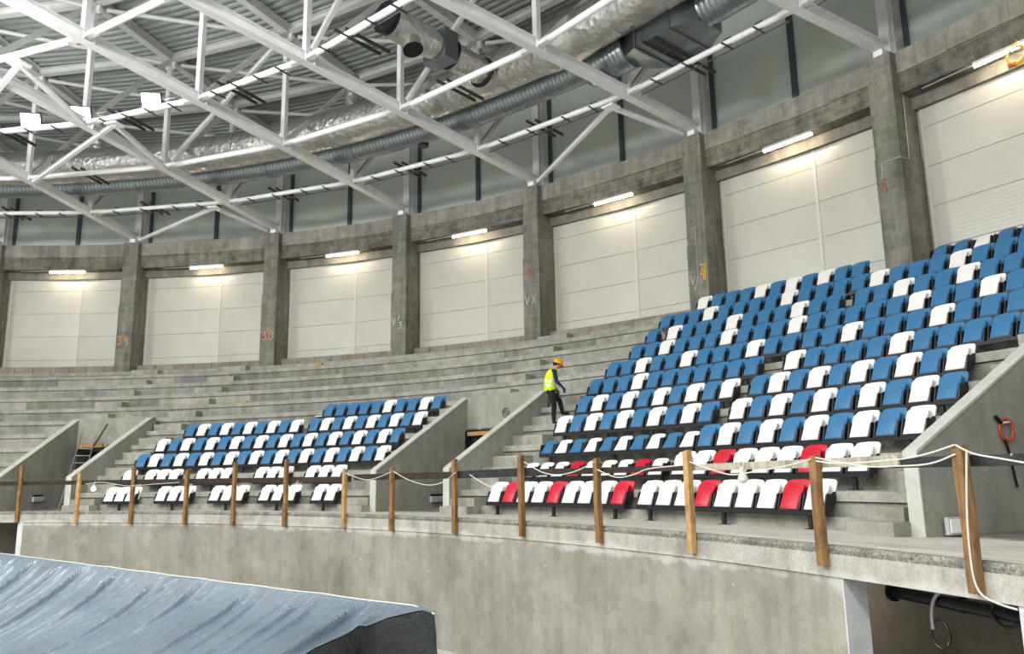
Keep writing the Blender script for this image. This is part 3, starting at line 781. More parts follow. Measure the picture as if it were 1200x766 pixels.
def bracket_mesh():
    mb = MB(); o = [(-.012, -.03), (.16, -.03), (.30, .20), (.285, .26), (.235, .26), (.15, .215), (.10, .235), (.065, .215)]
    n = len(o)
    mb.v = [Vector((-.012, y, z)) for y, z in o] + [Vector((.012, y, z)) for y, z in o]
    mb.f = [tuple(range(n)), tuple(range(2*n-1, n-1, -1))] + [(i, i+n, (i+1) % n+n, (i+1) % n) for i in range(n)]
    return mb.mesh('side_bracket', M['black_steel'], smooth=True, bevel=0.004)
BRK = bracket_mesh()
HINGE = MB().box((-.215, .0, -.03), (.215, .06, .004)).mesh('hinge_bar', M['black_steel'], bevel=0.005)
R0S, Z0S, HS = 27.66, 0.1953, 0.55
def part(name, mesh, parent, loc=(0,0,0)):
    o = bpy.data.objects.new(name, mesh); o.parent = parent; o.location = loc; COL.objects.link(o); return o
SECT = [  # block, row, start bearing, end bearing, colours, has backrest
 ('R',1,.7752,.9291,'wrwwrwwwr',1), ('R',1,.9391,1.0924,'wwwrwwwrw',1),
 ('R',2,.7864,.9386,'wwwrwwwrw',0), ('R',2,.9442,1.0993,'wwrwwwrww',1),
 ('R',3,.7832,.9438,'bwbwbwbwbw',0), ('R',3,.9438,1.1137,'bwbwbwbwbw',1),
 ('R',4,.7749,.9389,'wbwbwbwbwb',1), ('R',4,.9505,1.1153,'wbwbwbwbwb',1),
 ('R',5,.7770,.9378,'bwbwbwbwbw',1), ('R',5,.9481,1.1037,'bwbwbwbwbw',1),
 ('R',6,.7699,.9405,'bbbwbbbbbbb',1), ('R',6,.9592,1.1301,'wbbbbwbbbbb',1),
 ('R',7,.7707,.9555,'bbwbbwbbbwbb',1), ('R',7,.9568,1.1102,'bbwbbbwbbb',1),
 ('R',8,.7791,.9751,'bbwbbbwbbbwbb',1), ('R',8,.9751,1.0970,'bbbwbbwb',1),
 ('R',9,.7800,.7945,'b',1), ('R',9,.8015,.9613,'wbbbwbbbwbb',1), ('R',9,.9692,1.0830,'bbwbbwbb',1),
 ('R',10,.7791,.9679,'bbbwbbbbwbbbb',1), ('R',10,.9679,1.0799,'wbbbwbbb',1),
 ('R',11,.8035,.9551,'wbbbwbwbwbb',1), ('R',11,1.0005,1.0705,'bbwbb',0),
 ('L',1,.2492,.2935,'www',1), ('L',1,.3198,.3703,'www',1), ('L',1,.3956,.4466,'www',1), ('L',1,.4660,.5203,'www',1), ('L',1,.5407,.5765,'ww',1),
 ('L',2,.2455,.2625,'w',1), ('L',2,.2761,.3260,'www',1), ('L',2,.3475,.3991,'www',1), ('L',2,.4304,.4808,'www',1), ('L',2,.5012,.5557,'www',1),
 ('L',3,.2396,.5894,'bw'*10,1), ('L',4,.2445,.5841,'wb'*10,1), ('L',5,.2628,.4238,'bw'*5,1), ('L',5,.4341,.5910,'bw'*5,1), ('L',6,.4331,.5942,'bbbbbwbbwb',1)]
CN = {'w': 'white', 'b': 'blue', 'r': 'red'}
ROWN = lambda k: 'front row' if k == 1 else ORD[k] + ' row'
count = {}
tot = {}
for b, k, a, e, cols, back in SECT: tot[(b, k)] = tot.get((b, k), 0)+len(cols)
seccount = {}
for b, k, a, e, cols, back in SECT:
    blk = 'right block' if b == 'R' else 'left block'
    seccount[(b, k)] = seccount.get((b, k), 0)+1
    R = R0S+(k-1)*0.8; z = Z0S+(k-1)*HS; n = len(cols); step = (e-a)/n
    for i, c in enumerate(cols):
        th = a+step*(i+0.5); count[(b, k)] = count.get((b, k), 0)+1; j = count[(b, k)]
        s = bpy.data.objects.new('stadium_seat', None); COL.objects.link(s); s.empty_display_size = 0.1
        Rl = R/cos(step/2)
        s.location = P(R, th, z); s.rotation_euler = (0, 0, -th)
        pm, bk = (SEAT if back else BARE)[CN[c]]
        part('seat_pan', pm, s)
        if back: part('backrest', bk, s)
        hw = min(step*R/2-0.024, 0.208)
        part('side_bracket', BRK, s, (-hw, 0.01, 0)); part('side_bracket', BRK, s, (hw, 0.01, 0))
        part('hinge_bar', HINGE, s)
        half = tot[(b, k)]/2
        pos = ORD[j] + ' from its left end' if j <= half else (ORD[tot[(b, k)]-j+1] + ' from its right end')
        tag(s, f"{CN[c]} folded seat{'' if back else ' lacking a backrest'}, {blk}, {ROWN(k)} up, {pos}".replace('front row up', 'front row'), 'stadium seat', f'stadium seats, {blk}')
    # rail and posts
    r = empty('seat_rail', P(R, (a+e)/2, T(k)), -(a+e)/2)
    nn = max(2, n)
    MB().sweep([(R-0.005, z-0.088), (R-0.005, z-0.03), (R+0.09, z-0.03), (R+0.09, z-0.088)], a+0.001, e-0.001, nn).build('beam', M['black_steel'], r)
    npost = max(1, round((e-a)*R/1.35)) if n > 1 else 1
    if n == 2: npost = 1
    for q in range(npost):
        tp = a+(e-a)*((q+0.5)/npost)
        if npost > 2: tp = a+0.012+(e-a-0.024)*q/(npost-1)
        pb = MB().beam(P(R+0.06, tp, T(k)+(0.0 if k > 1 else -0.03)), P(R+0.06, tp, z-0.085), 0.07, 0.05, U(tp))
        pb.obox(P(R+0.06, tp, T(k)+(0.006 if k > 1 else -0.012)), V(tp)*0.09, U(tp)*0.06, Vector((0,0,0.006)))
        pb.build('post', M['black_steel'], r)
    tag(r, f'black steel rail under the {ROWN(k)} of the {blk}, {ORD[seccount[(b, k)]]} stretch from the left', 'seat rail', 'black rails carrying the seats')
# a loose seat shell lying on the tier
s = empty('seat_shell', P(31.95, 0.4285, T(6)+0.30), -0.43)
mb = MB(); 
for i, (w, y) in enumerate(((.2,-.2),(.21,0),(.2,.2))): pass
pl = rounded(.19, .2, .2, .42, .2, .08)
mb.v = [P(31.75+sx, 0.4285, T(6)+0.31)+V(.43)*x for x, sx in pl] + [P(31.75+sx, 0.4285, T(6)+0.345)+V(.43)*x for x, sx in pl]
nq = len(pl)
mb.f = [tuple(range(nq)), tuple(range(2*nq-1, nq-1, -1))] + [(i, i+nq, (i+1) % nq+nq, (i+1) % nq) for i in range(nq)]
mb.build('shell', M['white_seat'], s, bevel=0.01, smooth=True)
MB().obox(P(31.96, 0.4285, T(6)+0.15), V(.43)*0.03, U(.43)*0.03, Vector((0,0,0.15))).build('post', M['black_steel'], s)
MB().obox(P(31.96, 0.4285, T(6)+0.296), V(.43)*0.2, U(.43)*0.17, Vector((0,0,0.012))).build('frame', M['black_steel'], s)
tag(s, 'white seat lying folded flat in the gap of the left block', 'seat')

# ------------------------------------------------------------------ timber posts and rails
POSTS = [(.228,1.319,-.307),(.311,1.111,-.333),(.3905,1.215,-.336),(.471,1.084,-.342),(.5425,1.241,-.328),(.6195,1.257,-.333),(.7055,.973,-.298),(.7725,.986,-.319),
         (.856,1.097,-.295),(.937,1.108,-.249),(1.0185,1.0,-.239),(1.1,1.041,-.248),(1.1875,.908,-.208),(1.259,.932,-.26)]
PWHERE = ['nearest the left edge', 'beside the left vomitory step', 'in front of the first left seats', 'second before the left seat block', 'third before the left seat block', 'fourth before the left seat block',
          'at the right end of the left seat block', 'before the middle vomitory', 'at the right wall of the middle vomitory', 'before the third front seat of the right block',
          'before the red front seat of the right block', 'before the second front bench of the right block', 'at the right end of the front bench', 'rightmost with rope wound round its top']
for i, ((th, zt, zb), w) in enumerate(zip(POSTS, PWHERE)):
    mb = MB(); hw, hd = 0.05, 0.042; lean = 0.0
    segs = 8
    for s in range(segs+1):
        f = s/segs; z = zb+(zt-zb)*f
        jx = noise.noise(Vector((i*3.3, f*3, 0)))*0.012; jw = 1+noise.noise(Vector((i*5.1, f*4, 4)))*0.10
        c = P(RP-0.048, th, z)+V(th)*jx
        for sx, sy in ((-1,-1),(1,-1),(1,1),(-1,1)):
            mb.v.append(c+V(th)*hw*sx*jw+U(th)*hd*sy+Vector((0,0,(sx*0.012 if s == segs else 0))))
    for s in range(segs):
        for q in range(4):
            a = s*4+q; b = s*4+(q+1) % 4; mb.f.append((a, b, b+4, a+4))
    mb.f += [(3,2,1,0), tuple(segs*4+q for q in range(4))]
    o = mb.build('timber_post', M['wood'] if i % 5 != 1 else M['wood_new'], bevel=0.006)
    tag(o, 'rough timber guard post ' + w, 'timber post', 'timber guard posts')
def plank(t0, t1, z0a, z1a, z0b, z1b, m, label, R=RP+0.022, th_=0.03):
    mb = MB(); n = max(2, int((t1-t0)/0.03))
    for i in range(n+1):
        t = t0+(t1-t0)*i/n; f = i/n; lo = z0a+(z0b-z0a)*f; hi = z1a+(z1b-z1a)*f
        mb.v += [P(R, t, lo), P(R, t, hi), P(R+th_, t, hi), P(R+th_, t, lo)]
    for i in range(n):
        for k in range(4):
            a = i*4+k; b = i*4+(k+1) % 4; mb.f.append((a, a+4, b+4, b))
    mb.f += [(0,1,2,3), tuple(n*4+k for k in (3,2,1,0))]
    tag(mb.build('guard_plank', m, bevel=0.003), label, 'plank', 'guard rail planks')
plank(.14, .40, .745, .86, .73, .85, M['wood_dark'], 'thin dark guard plank across the left vomitory')
plank(.395, .71, .72, .85, .70, .82, M['wood_dark'], 'dark brown guard plank before the left seat block')
plank(.715, .862, .73, .86, .735, .87, M['wood_dark'], 'dark brown guard plank across the middle vomitory')
plank(.855, .952, .735, .875, .75, .90, M['black_board'], 'scuffed black guard plank before the worker stairs')
plank(.952, 1.10, .76, .87, .79, .86, M['wood_dark'], 'dark guard plank before the left half of the right block')
plank(1.098, 1.2285, .785, .865, .785, .885, M['wood_pale'], 'pale grey guard plank before the near front seats')
plank(1.222, 1.36, .765, .86, .76, .855, M['black_board'], 'paint spattered black guard plank at the right edge', R=RP+0.05)
ROPES = {'left vomitory post': [(.323,.749),(.348,.788),(.386,.684),(.424,.719),(.462,.753)],
 'end of the left seat block': [(.709,.897),(.741,.738),(.774,.889)],
 'middle vomitory, deepest sag': [(.777,.905),(.798,.724),(.823,.618),(.843,.665),(.861,.854)],
 'worker stairs, loose end': [(.878,.801),(.901,.596),(.918,.551)],
 'first red seats of the right block': [(.944,.995),(.964,.815),(.983,.768),(1.002,.828),(1.019,.948)],
 'middle of the right block': [(1.022,.832),(1.04,.715),(1.056,.747),(1.07,.824),(1.099,.856)],
 'near front seats': [(1.105,.896),(1.119,.804),(1.136,.726),(1.153,.761),(1.172,.809),(1.188,.872)],
 'rightmost post, lower strand': [(1.191,.888),(1.216,.789),(1.233,.781),(1.248,.796),(1.259,.868)],
 'rightmost post, upper strand': [(1.191,.853),(1.205,.82),(1.233,.84),(1.247,.88),(1.259,.945)],
 'right edge of the photo': [(1.2595,.945),(1.266,.869),(1.276,.821),(1.29,.76)]}
def smooth_path(p, n=6):
    out = []
    q = [p[0]]+list(p)+[p[-1]]
    for i in range(1, len(q)-2):
        a, b, c, d = [Vector(x) for x in q[i-1:i+3]]
        for s in range(n):
            t = s/n
            out.append(0.5*((2*b)+(c-a)*t+(2*a-5*b+4*c-d)*t*t+(3*b-a-3*c+d)*t**3))
    out.append(Vector(q[-1])); return out
for nm, pts in ROPES.items():
    mb = MB().tube(smooth_path([P(RP-0.105, t, z) for t, z in pts]), 0.0075, 6)
    tag(mb.build('rope', M['rope'], smooth=True), 'white rope sagging along the guard rail, ' + nm, 'rope', 'ropes along the guard rail')
mb = MB().tube(smooth_path([P(RP-0.10, t, z) for t, z in [(1.2636,.9),(1.2618,.601),(1.2605,.325),(1.26,.051),(1.2605,-.15),(1.263,-.257),(1.269,-.302),(1.275,-.321)]]), 0.0085, 6)
tag(mb.build('cable', M['cable_white'], smooth=True), 'white cable running down beside the rightmost timber post', 'cable')
for th, z, m_, w in ((.335,.63,'bulb_glow','lit white work bulb hung by the left vomitory steps'), (.638,.57,'bulb_glow','lit white work bulb hung before the left block front seats'), (1.1435,.70,'bulb_off','unlit milky bulb hung under the pale guard plank')):
    r = empty('work_bulb', P(RP-0.1, th, z), -th)
    tag(r, w, 'light bulb')
    c = P(RP-0.1, th, z); s = 1.0
    MB().lathe([(0.002,-.075),(.03,-.07),(.055,-.045),(.06,-.015),(.045,.02),(.028,.045),(.024,.06)], 16, c).build('bulb', M[m_], r, smooth=True)
    MB().lathe([(.027,.058),(.027,.10),(.012,.115)], 12, c).build('socket', M['lamp_body'], r, smooth=True)
    MB().tube([c+Vector((0,0,.11)), c+Vector((0,0,.19))+U(th)*0.04], 0.006, 5).build('wire', M['cable_white'], r)

# ------------------------------------------------------------------ fittings on the parapet and in the vomitories
mb = MB()
th0, th1 = 1.1975, 1.262
r = empty('black_pipe', P(25.75, 1.23, -0.45), -1.23)
tag(r, 'black pipe under the slab across the opening at the right', 'pipe')
MB().tube([P(25.65, th0, -0.47), P(25.65, 1.2705, -0.52)], 0.06, 14).build('pipe', M['black_plastic'], r, smooth=True)
MB().tube([P(25.65, th0-0.0005, -0.47), P(25.65, th0+0.0012, -0.47)], 0.095, 14).build('flange', M['black_plastic'], r, smooth=True)
MB().tube([P(25.65, 1.2285, -0.491), P(25.65, 1.2297, -0.492)], 0.072, 14).build('collar', M['black_plastic'], r, smooth=True)
th = 1.22
r = empty('cable_loop', P(25.6, th, -0.35), -th)
tag(r, 'grey and black cable loop dangling from the black pipe', 'cable')
MB().tube(smooth_path([P(25.58, 1.2245, -.36), P(25.56, 1.2205, -.45), P(25.56, 1.2185, -.60), P(25.56, 1.2185, -.74)]), 0.02, 8).build('tail', M['alu'], r, smooth=True)
lp = [P(25.56, 1.2215, -.775)+V(th)*0.105*cos(a)+Vector((0,0,0.125*sin(a))) for a in [2.6+k*0.3 for k in range(22)]]
MB().tube(lp, 0.012, 6).build('loop', M['black_plastic'], r, smooth=True)
mb = MB().tube(smooth_path([P(25.6, 1.2445, -.40), P(25.58, 1.2435, -.50), P(25.56, 1.247, -.585), P(25.56, 1.251, -.59), P(25.56, 1.2545, -.545)]), 0.016, 7)
tag(mb.build('cable', M['black_plastic'], smooth=True), 'short black cable end drooping under the pipe near the right edge', 'cable')
r = empty('junction_box', P(28.0, 1.1575, -0.05), -1.152)
MB().obox(P(28.02, 1.156, 0.04), V(1.152)*0.03, U(1.152)*0.16, Vector((0,0,0.11))).build('body', M['box_grey'], r, bevel=0.01)
MB().obox(P(28.02, 1.1573, 0.04), V(1.152)*0.008, U(1.152)*0.13, Vector((0,0,0.085))).build('lid', M['white_seat'], r, bevel=0.006)
tag(r, 'pale grey box set on the walkway against the right vomitory wall', 'box')
for t, R, z, w in ((0.6355, 29.95, 0.165, 'middle'), (0.1105, 29.5, 0.26, 'left')):
    r = empty('wall_box', P(R, t, z), -t)
    MB().obox(P(R, t, z)+V(t)*0.03, V(t)*0.035, U(t)*0.26, Vector((0,0,0.085))).build('body', M['box_grey'], r, bevel=0.01)
    MB().obox(P(R, t, z+0.115)+V(t)*0.02, V(t)*0.02, U(t)*0.24, Vector((0,0,0.03))).build('slot', M['black_plastic'], r)
    tag(r, f'small grey box low on the {w} vomitory side wall', 'box')
# hand tool hung on the right vomitory wall
t = 1.152
W = lambda R, z, d=0.03: P(R, t, z)+V(t)*d
r = empty('hanging_hose', W(29.25, 1.0), -t)
tag(r, 'orange hose ring with a black handle and dark lead on the right vomitory wall', 'hose')
MB().tube([W(29.33+0.11*cos(a), 1.27+0.15*sin(a), 0.05+0.02*cos(a)) for a in [k*pi/10 for k in range(21)]], 0.022, 8).build('ring', M['orange'], r, smooth=True)
MB().tube([W(29.15, 1.45, .04), W(29.24, 1.36, .05)], 0.028, 8).build('handle', M['black_plastic'], r, smooth=True)
MB().tube([W(29.24, 1.36, .06), W(29.42, 1.38, .065), W(29.47, 1.25, .07)], 0.016, 6).build('sleeve', M['white_seat'], r, smooth=True)
MB().tube(smooth_path([W(29.27, 1.14, .05), W(29.33, .95, .05), W(29.36, .75, .05), W(29.4, .5, .05)]), 0.018, 6).build('lead', M['black_plastic'], r, smooth=True)
# ladder in the left vomitory
r = empty('ladder', P(28.6, 0.165, -0.05), -0.165)
tag(r, 'aluminium ladder leaning inside the left vomitory', 'ladder')
b0, tp0 = P(27.75, 0.188, -0.08), P(31.1, 0.122, 2.55)
b1, tp1 = P(28.15, 0.199, -0.08), P(31.3, 0.136, 2.55)
for a, b in ((b0, tp0), (b1, tp1)): MB().beam(a, b, 0.03, 0.07).build('stile', M['alu'], r)
for k in range(1, 10):
    f = k/10; MB().tube([b0.lerp(tp0, f), b1.lerp(tp1, f)], 0.016, 8).build('rung', M['alu'], r, smooth=True)
tag(MB().beam(P(31.3, 0.113, 2.17), P(31.3, 0.146, 2.17), 0.10, 0.14).build('timber_beam', M['wood_new'], bevel=0.006), 'new timber beam across the doorway of the left vomitory', 'timber')
tag(MB().beam(P(31.1, 0.139, 2.14), P(31.1, 0.155, 2.95), 0.05, 0.05).build('steel_bar', M['tray'], bevel=0.006), 'dark bar leaning on the left vomitory back wall', 'bar')
r = empty('door_frame', P(31.35, 0.66, -0.08), -0.66)
tag(r, 'black doorway frame with brown lintel board in the middle vomitory', 'door frame')
MB().beam(P(31.33, 0.637, 2.06), P(31.33, 0.724, 2.06), 0.10, 0.13).build('lintel_board', M['wood_new'], r)
MB().beam(P(31.3, 0.6365, 2.14), P(31.3, 0.724, 2.14), 0.06, 0.05).build('head_bar', M['black_plastic'], r)
MB().beam(P(31.3, 0.6367, -0.08), P(31.3, 0.6367, 2.12), 0.08, 0.06, U(.637)).build('jamb', M['black_plastic'], r)
MB().beam(P(31.3, 0.7235, -0.08), P(31.3, 0.7235, 2.12), 0.08, 0.06, U(.72)).build('jamb', M['black_plastic'], r)
MB().sweep([(31.42, -.08), (31.42, 2.0), (31.46, 2.0), (31.46, -.08)], 0.639, 0.722, 3).build('doorway_shade', M['tarp_dark'], r)  # dark surface standing in for the shade inside the open doorway
r = empty('wall_ring', P(31.39, 0.6835, 2.72), -0.6835)
c = P(31.385, 0.6835, 2.62)
MB().tube([c+V(.68)*0.13*cos(a)+Vector((0,0,0.13*sin(a))) for a in [k*pi/10 for k in range(21)]], 0.014, 6).build('ring', M['tray'], r, smooth=True)
MB().tube([c+V(.68)*0.06*cos(a)+Vector((0,0,0.06*sin(a))) for a in [k*pi/10 for k in range(21)]], 0.012, 6).build('inner_ring', M['tray'], r, smooth=True)
tag(r, 'round dark outlet ring on the middle vomitory back wall', 'wall outlet')
# small brown timber offcuts on the tiers
for (R, t, k, L), w in zip(((33.55, 0.282, 8, 0.22), (35.4, 0.345, 11, 0.25)), ('beside the upper aisle steps', 'under the wall right of column 30')):
    mb = MB().obox(P(R, t, T(k)+0.07), V(t)*L, U(t)*0.06, Vector((0,0,0.07)))
    tag(mb.build('timber_offcut', M['wood_new'], bevel=0.006), 'brown timber offcut left on the bare tiers ' + w, 'timber')

# ------------------------------------------------------------------ covered stage in front (tarpaulin)
A, B = Vector((-14.2, 19.05, -0.5)), Vector((-0.80, 8.07, -0.5))
ax = (B-A).normalized(); dn = Vector((-ax.y*-1, 0, 0))
dn = Vector((ax.y, -ax.x, 0)).normalized()            # towards the camera side
if dn.y > 0: dn = -dn
Lr = (B-A).length
root = empty('covered_stage', (A+B)/2 - Vector((0,0,1.9)), math.atan2(ax.y, ax.x))
tag(root, 'long object draped in a blue grey tarpaulin with a dark end', 'covered object')
NU, NV = 880, 60
mb = MB()
FOLDS = [(-.2, .8), (.6, .7), (2.6, .5), (4.0, .8), (5.05, .5), (5.9, .9), (6.7, .6), (7.65, 1.0), (8.75, .7), (9.7, 1.0), (10.85, .8), (12.0, .5), (13.1, .7), (14.2, .5), (15.3, .5), (16.3, .7)]
FOLDS += [(f+0.33, 0.32) for f, a in FOLDS] + [(f-0.27, 0.26) for f, a in FOLDS[::2]]
def tarp_pt(u, v):
    """u metres along the ridge, v 0..1 down the slope"""
    s = v*2.3
    fu = u/Lr
    slope = 0.88*max(0, 1-fu)**0.6 + 0.25
    z = -slope*s*(1.0 - 0.19*s) - 0.05*sin(min(1, v*3)*pi)*0.4
    sag = -0.008*abs(sin(u*pi/1.3))*(1-v)**2
    h = 0
    for q, (f0, am) in enumerate(FOLDS):
        ln = (0.45, 0.8, 0.6, 0.95)[q % 4]                      # how far down the slope the crease runs
        if v > ln: continue
        c = f0 + (0.26+0.05*(q % 3))*s - 0.05*s*s + 0.02*sin(s*4+q)
        d = u-c; w1 = 0.07+0.10*v; w2 = 0.02+0.02*v
        e = am*0.15*(1-v/ln)**0.6
        if -w1 < d <= 0: h += e*(1+d/w1)**2                     # long soft rise, short steep drop
        elif 0 < d < w2: h += e*(1-d/w2)
        if w2 < d < w2+0.16: h -= 0.35*e*sin((d-w2)/0.16*pi)
    h += 0.016*noise.noise(Vector((u*1.3-s*.3, s*0.8, 0)))
    wr = max(0, sin(min(1, v*1.15)*pi))
    h += 0.010*wr*(0.4+noise.noise(Vector((u*0.9, s*1.3, 5))))*noise.noise(Vector((u*9-s*1.0, s*1.3, 3)))
    if v > 0.74 and fu < 0.5: h += 0.05*noise.noise(Vector((u*2.6, s*4, 11)))*(v-0.74)/0.26
    h *= min(1, v*9+0.04)
    e = max(0, 1-(Lr-u)/0.14); rd = -0.05*e*e
    return A + ax*u + dn*s + Vector((0, 0, z+sag+h+rd))
def end_u(v):      # the end edge of the cover recedes towards the front
    return Lr - 0.42*min(1, v/0.13)**0.7 - 0.55*v
for i in range(NU+1):
    for j in range(NV+1):
        v = j/NV; mb.v.append(tarp_pt(end_u(v)*i/NU, v))
for i in range(NU):
    for j in range(NV):
        a = i*(NV+1)+j; mb.f.append((a, a+NV+1, a+NV+2, a+1))
top = mb.build('tarpaulin', M['tarp'], root, smooth=True, angle=180)
# front skirt down to the floor
sk = MB()
for i in range(NU+1):
    p = tarp_pt(end_u(1)*i/NU, 1.0)
    for j in range(7):
        q = j/6; w = 0.05*sin(i*0.15)*q
        sk.v.append(p + dn*(0.02+0.12*q+w) + Vector((0,0,(Z_FLOOR+0.02-p.z)*q)))
for i in range(NU):
    for j in range(6):
        a = i*7+j; sk.f.append((a, a+7, a+8, a+1))
sk.build('front_skirt', M['tarp'], root, smooth=True, angle=180)
# dark end sheet with folds, and the back
en = MB(); NE = 120
for i in range(NE+1):
    v = i/NE; p = tarp_pt(end_u(v), v)
    for j in range(13):
        q = j/12
        fold = 0.07*sin(v*24+q*3)*min(1, q*3) + 0.03*noise.noise(Vector((v*6, q*5, 2)))*min(1, q*4)
        en.v.append(p + ax*(0.03*q+fold+0.05*min(1, q*6)*0.4) + Vector((0,0,-0.01+(Z_FLOOR+0.02-p.z)*q)))
for i in range(NE):
    for j in range(12):
        a = i*13+j; en.f.append((a, a+13, a+14, a+1))
e_ = en.build('end_sheet', M['tarp_dark'], root, smooth=True, angle=180); e_['label'] = 'dark end sheet'
bk = MB()
for i in range(41):
    p = tarp_pt(Lr*i/40, 0.0)
    bk.v += [p, p - dn*0.03 + Vector((0,0,-.2)), Vector((p.x, p.y, Z_FLOOR+0.02)) - dn*0.05]
for i in range(40):
    for j in range(2):
        a = i*3+j; bk.f.append((a, a+3, a+4, a+1))
bk.build('back_sheet', M['tarp'], root, smooth=True)
st = MB().tube([tarp_pt(Lr*i/60, 0.0)+Vector((0,0,0.004)) for i in range(61)], 0.008, 6)
st.build('hem', M['cable_white'], root, smooth=True)

# ------------------------------------------------------------------ the worker
def skin_figure():
    """body as one skinned surface: +x facing, +y the figure's left, feet at z 0"""
    V_, E_, Rd = [], [], []
    def vtx(p, r, par=None):
        V_.append(p); Rd.append(r if isinstance(r, tuple) else (r, r))
        if par is not None: E_.append((par, len(V_)-1))
        return len(V_)-1
    pel = vtx((-.10, 0, .95), (.17, .14))
    sp1 = vtx((-.095, 0, 1.08), (.17, .145), pel)
    sp2 = vtx((-.07, 0, 1.24), (.18, .15), sp1)
    sp3 = vtx((-.015, 0, 1.38), (.18, .14), sp2)
    nk = vtx((.035, 0, 1.475), (.062, .062), sp3)
    nk2 = vtx((.075, 0, 1.525), (.056, .056), nk)
    hd = vtx((.125, 0, 1.585), (.082, .09), nk2)
    hd2 = vtx((.150, 0, 1.650), (.082, .095), hd)
    hd3 = vtx((.150, 0, 1.700), (.055, .065), hd2)
    jaw = vtx((.185, 0, 1.545), (.042, .045), hd)
    nose = vtx((.240, 0, 1.600), (.016, .018), hd)
    for s in (-1, 1):
        vtx((.118, s*.088, 1.605), (.016, .02), hd)      # ears
    for s, fx, fz, kx in ((1, .30, .27, .20), (-1, .0, .0, -.02)):
        hip = vtx((-.10, s*.095, .90), (.115, .12), pel)
        kn = vtx((kx, s*.10, .50+fz*.62), (.078, .08), hip)
        cf = vtx((kx*.5+fx*.5-.03, s*.10, .32+fz*.9), (.072, .07), kn)
        an = vtx((fx-.04, s*.10, .09+fz), (.055, .056), cf)
        hl = vtx((fx-.05, s*.10, .045+fz), (.045, .042), an)
        bl = vtx((fx+.10, s*.108, .040+fz), (.045, .034), hl)
        to = vtx((fx+.175, s*.110, .032+fz), (.034, .026), bl)
    hands = []
    for s, el, wr in ((-1, (.02, -.245, 1.135), (.20, -.235, .97)), (1, (.03, .245, 1.14), (.17, .23, .96))):
        sh = vtx((-.03, s*.185, 1.405), (.078, .08), sp3)
        ua = vtx((.0, s*.23, 1.27), (.066, .066), sh)
        e = vtx(el, (.054, .054), ua)
        w = vtx(wr, (.030, .033), e)
        d = (Vector(wr)-Vector(el)).normalized()
        dd = (d*0.6+Vector((0.0, 0, -0.8))).normalized()
        pm = Vector(wr)+dd*0.055
        p = vtx(tuple(pm), (.036, .022), w)
        side = Vector((1, 0, .0)); side = (side-dd*side.dot(dd)).normalized()
        for q, (o, L) in enumerate(((.030, .062), (.010, .072), (-.010, .068), (-.030, .052))):
            k0 = pm+side*o+dd*.035
            a = vtx(tuple(k0), .0095, p)
            curl = Vector((0, -s*0.5, 0))
            b = vtx(tuple(k0+(dd+curl*0.25).normalized()*L*.55), .0088, a)
            c = vtx(tuple(k0+(dd+curl*0.25).normalized()*L*.55+(dd+curl*1.2).normalized()*L*.45), .0078, b)
        t0_ = pm+side*.045-dd*.01
        a = vtx(tuple(t0_), .0105, p)
        vtx(tuple(t0_+(dd*.8+side*.5).normalized()*.045), .009, a)
    me = bpy.data.meshes.new('body'); me.from_pydata(V_, E_, [])
    o = bpy.data.objects.new('person', me); COL.objects.link(o)
    sk = o.modifiers.new('Skin', 'SKIN')
    for i, d in enumerate(me.skin_vertices[0].data): d.radius = Rd[i]; d.use_root = (i == 0)
    sk.use_smooth_shade = True
    sb = o.modifiers.new('Sub', 'SUBSURF'); sb.levels = sb.render_levels = 2
    dg = bpy.context.evaluated_depsgraph_get(); dg.update()
    ev = bpy.data.meshes.new_from_object(o.evaluated_get(dg))
    o.modifiers.clear(); o.data = ev
    return o
per = skin_figure()
ev = per.data; ev.materials.clear()
for k in ('skin', 'navy', 'trouser', 'glove', 'boot'): ev.materials.append(M[k])
def region(c):
    fz = .27 if c.y > 0 else 0.0
    if c.z > 1.475 and c.x > -0.0 and abs(c.y) < .13: return 0
    if abs(c.y) > .17 and c.z < .975 and c.x > .08: return 3
    if c.z < .93 and abs(c.y) < .215:
        return 4 if (c.z-fz) < .11 and c.x > -.2 and (c.y > 0) == (fz > 0) else 2
    return 1
for p in ev.polygons:
    p.material_index = region(p.center); p.use_smooth = True
# vest: the torso faces lifted off the body
bm = bmesh.new(); bm.from_mesh(ev); bm.normal_update()
keep = lambda c: .90 < c.z < 1.47 and abs(c.y) < .195 - max(0, (c.z-1.30))*0.12 and c.x < .14
bmesh.ops.delete(bm, geom=[f for f in bm.faces if not keep(f.calc_center_median())], context='FACES')
for v in bm.verts: v.co += v.normal*0.022 + Vector((0,0,-0.006))
vm = bpy.data.meshes.new('vest'); bm.to_mesh(vm); bm.free(); vm.materials.clear(); vm.materials.append(M['hivis']); vm.materials.append(M['strip'])
for p in vm.polygons:
    p.use_smooth = True; z = p.center.z
    p.material_index = 1 if (1.02 < z < 1.065 or 1.13 < z < 1.175) else 0
vest = bpy.data.objects.new('vest', vm); COL.objects.link(vest); vest.parent = per
sm = vest.modifiers.new('Thick', 'SOLIDIFY'); sm.thickness = 0.012; sm.offset = 1
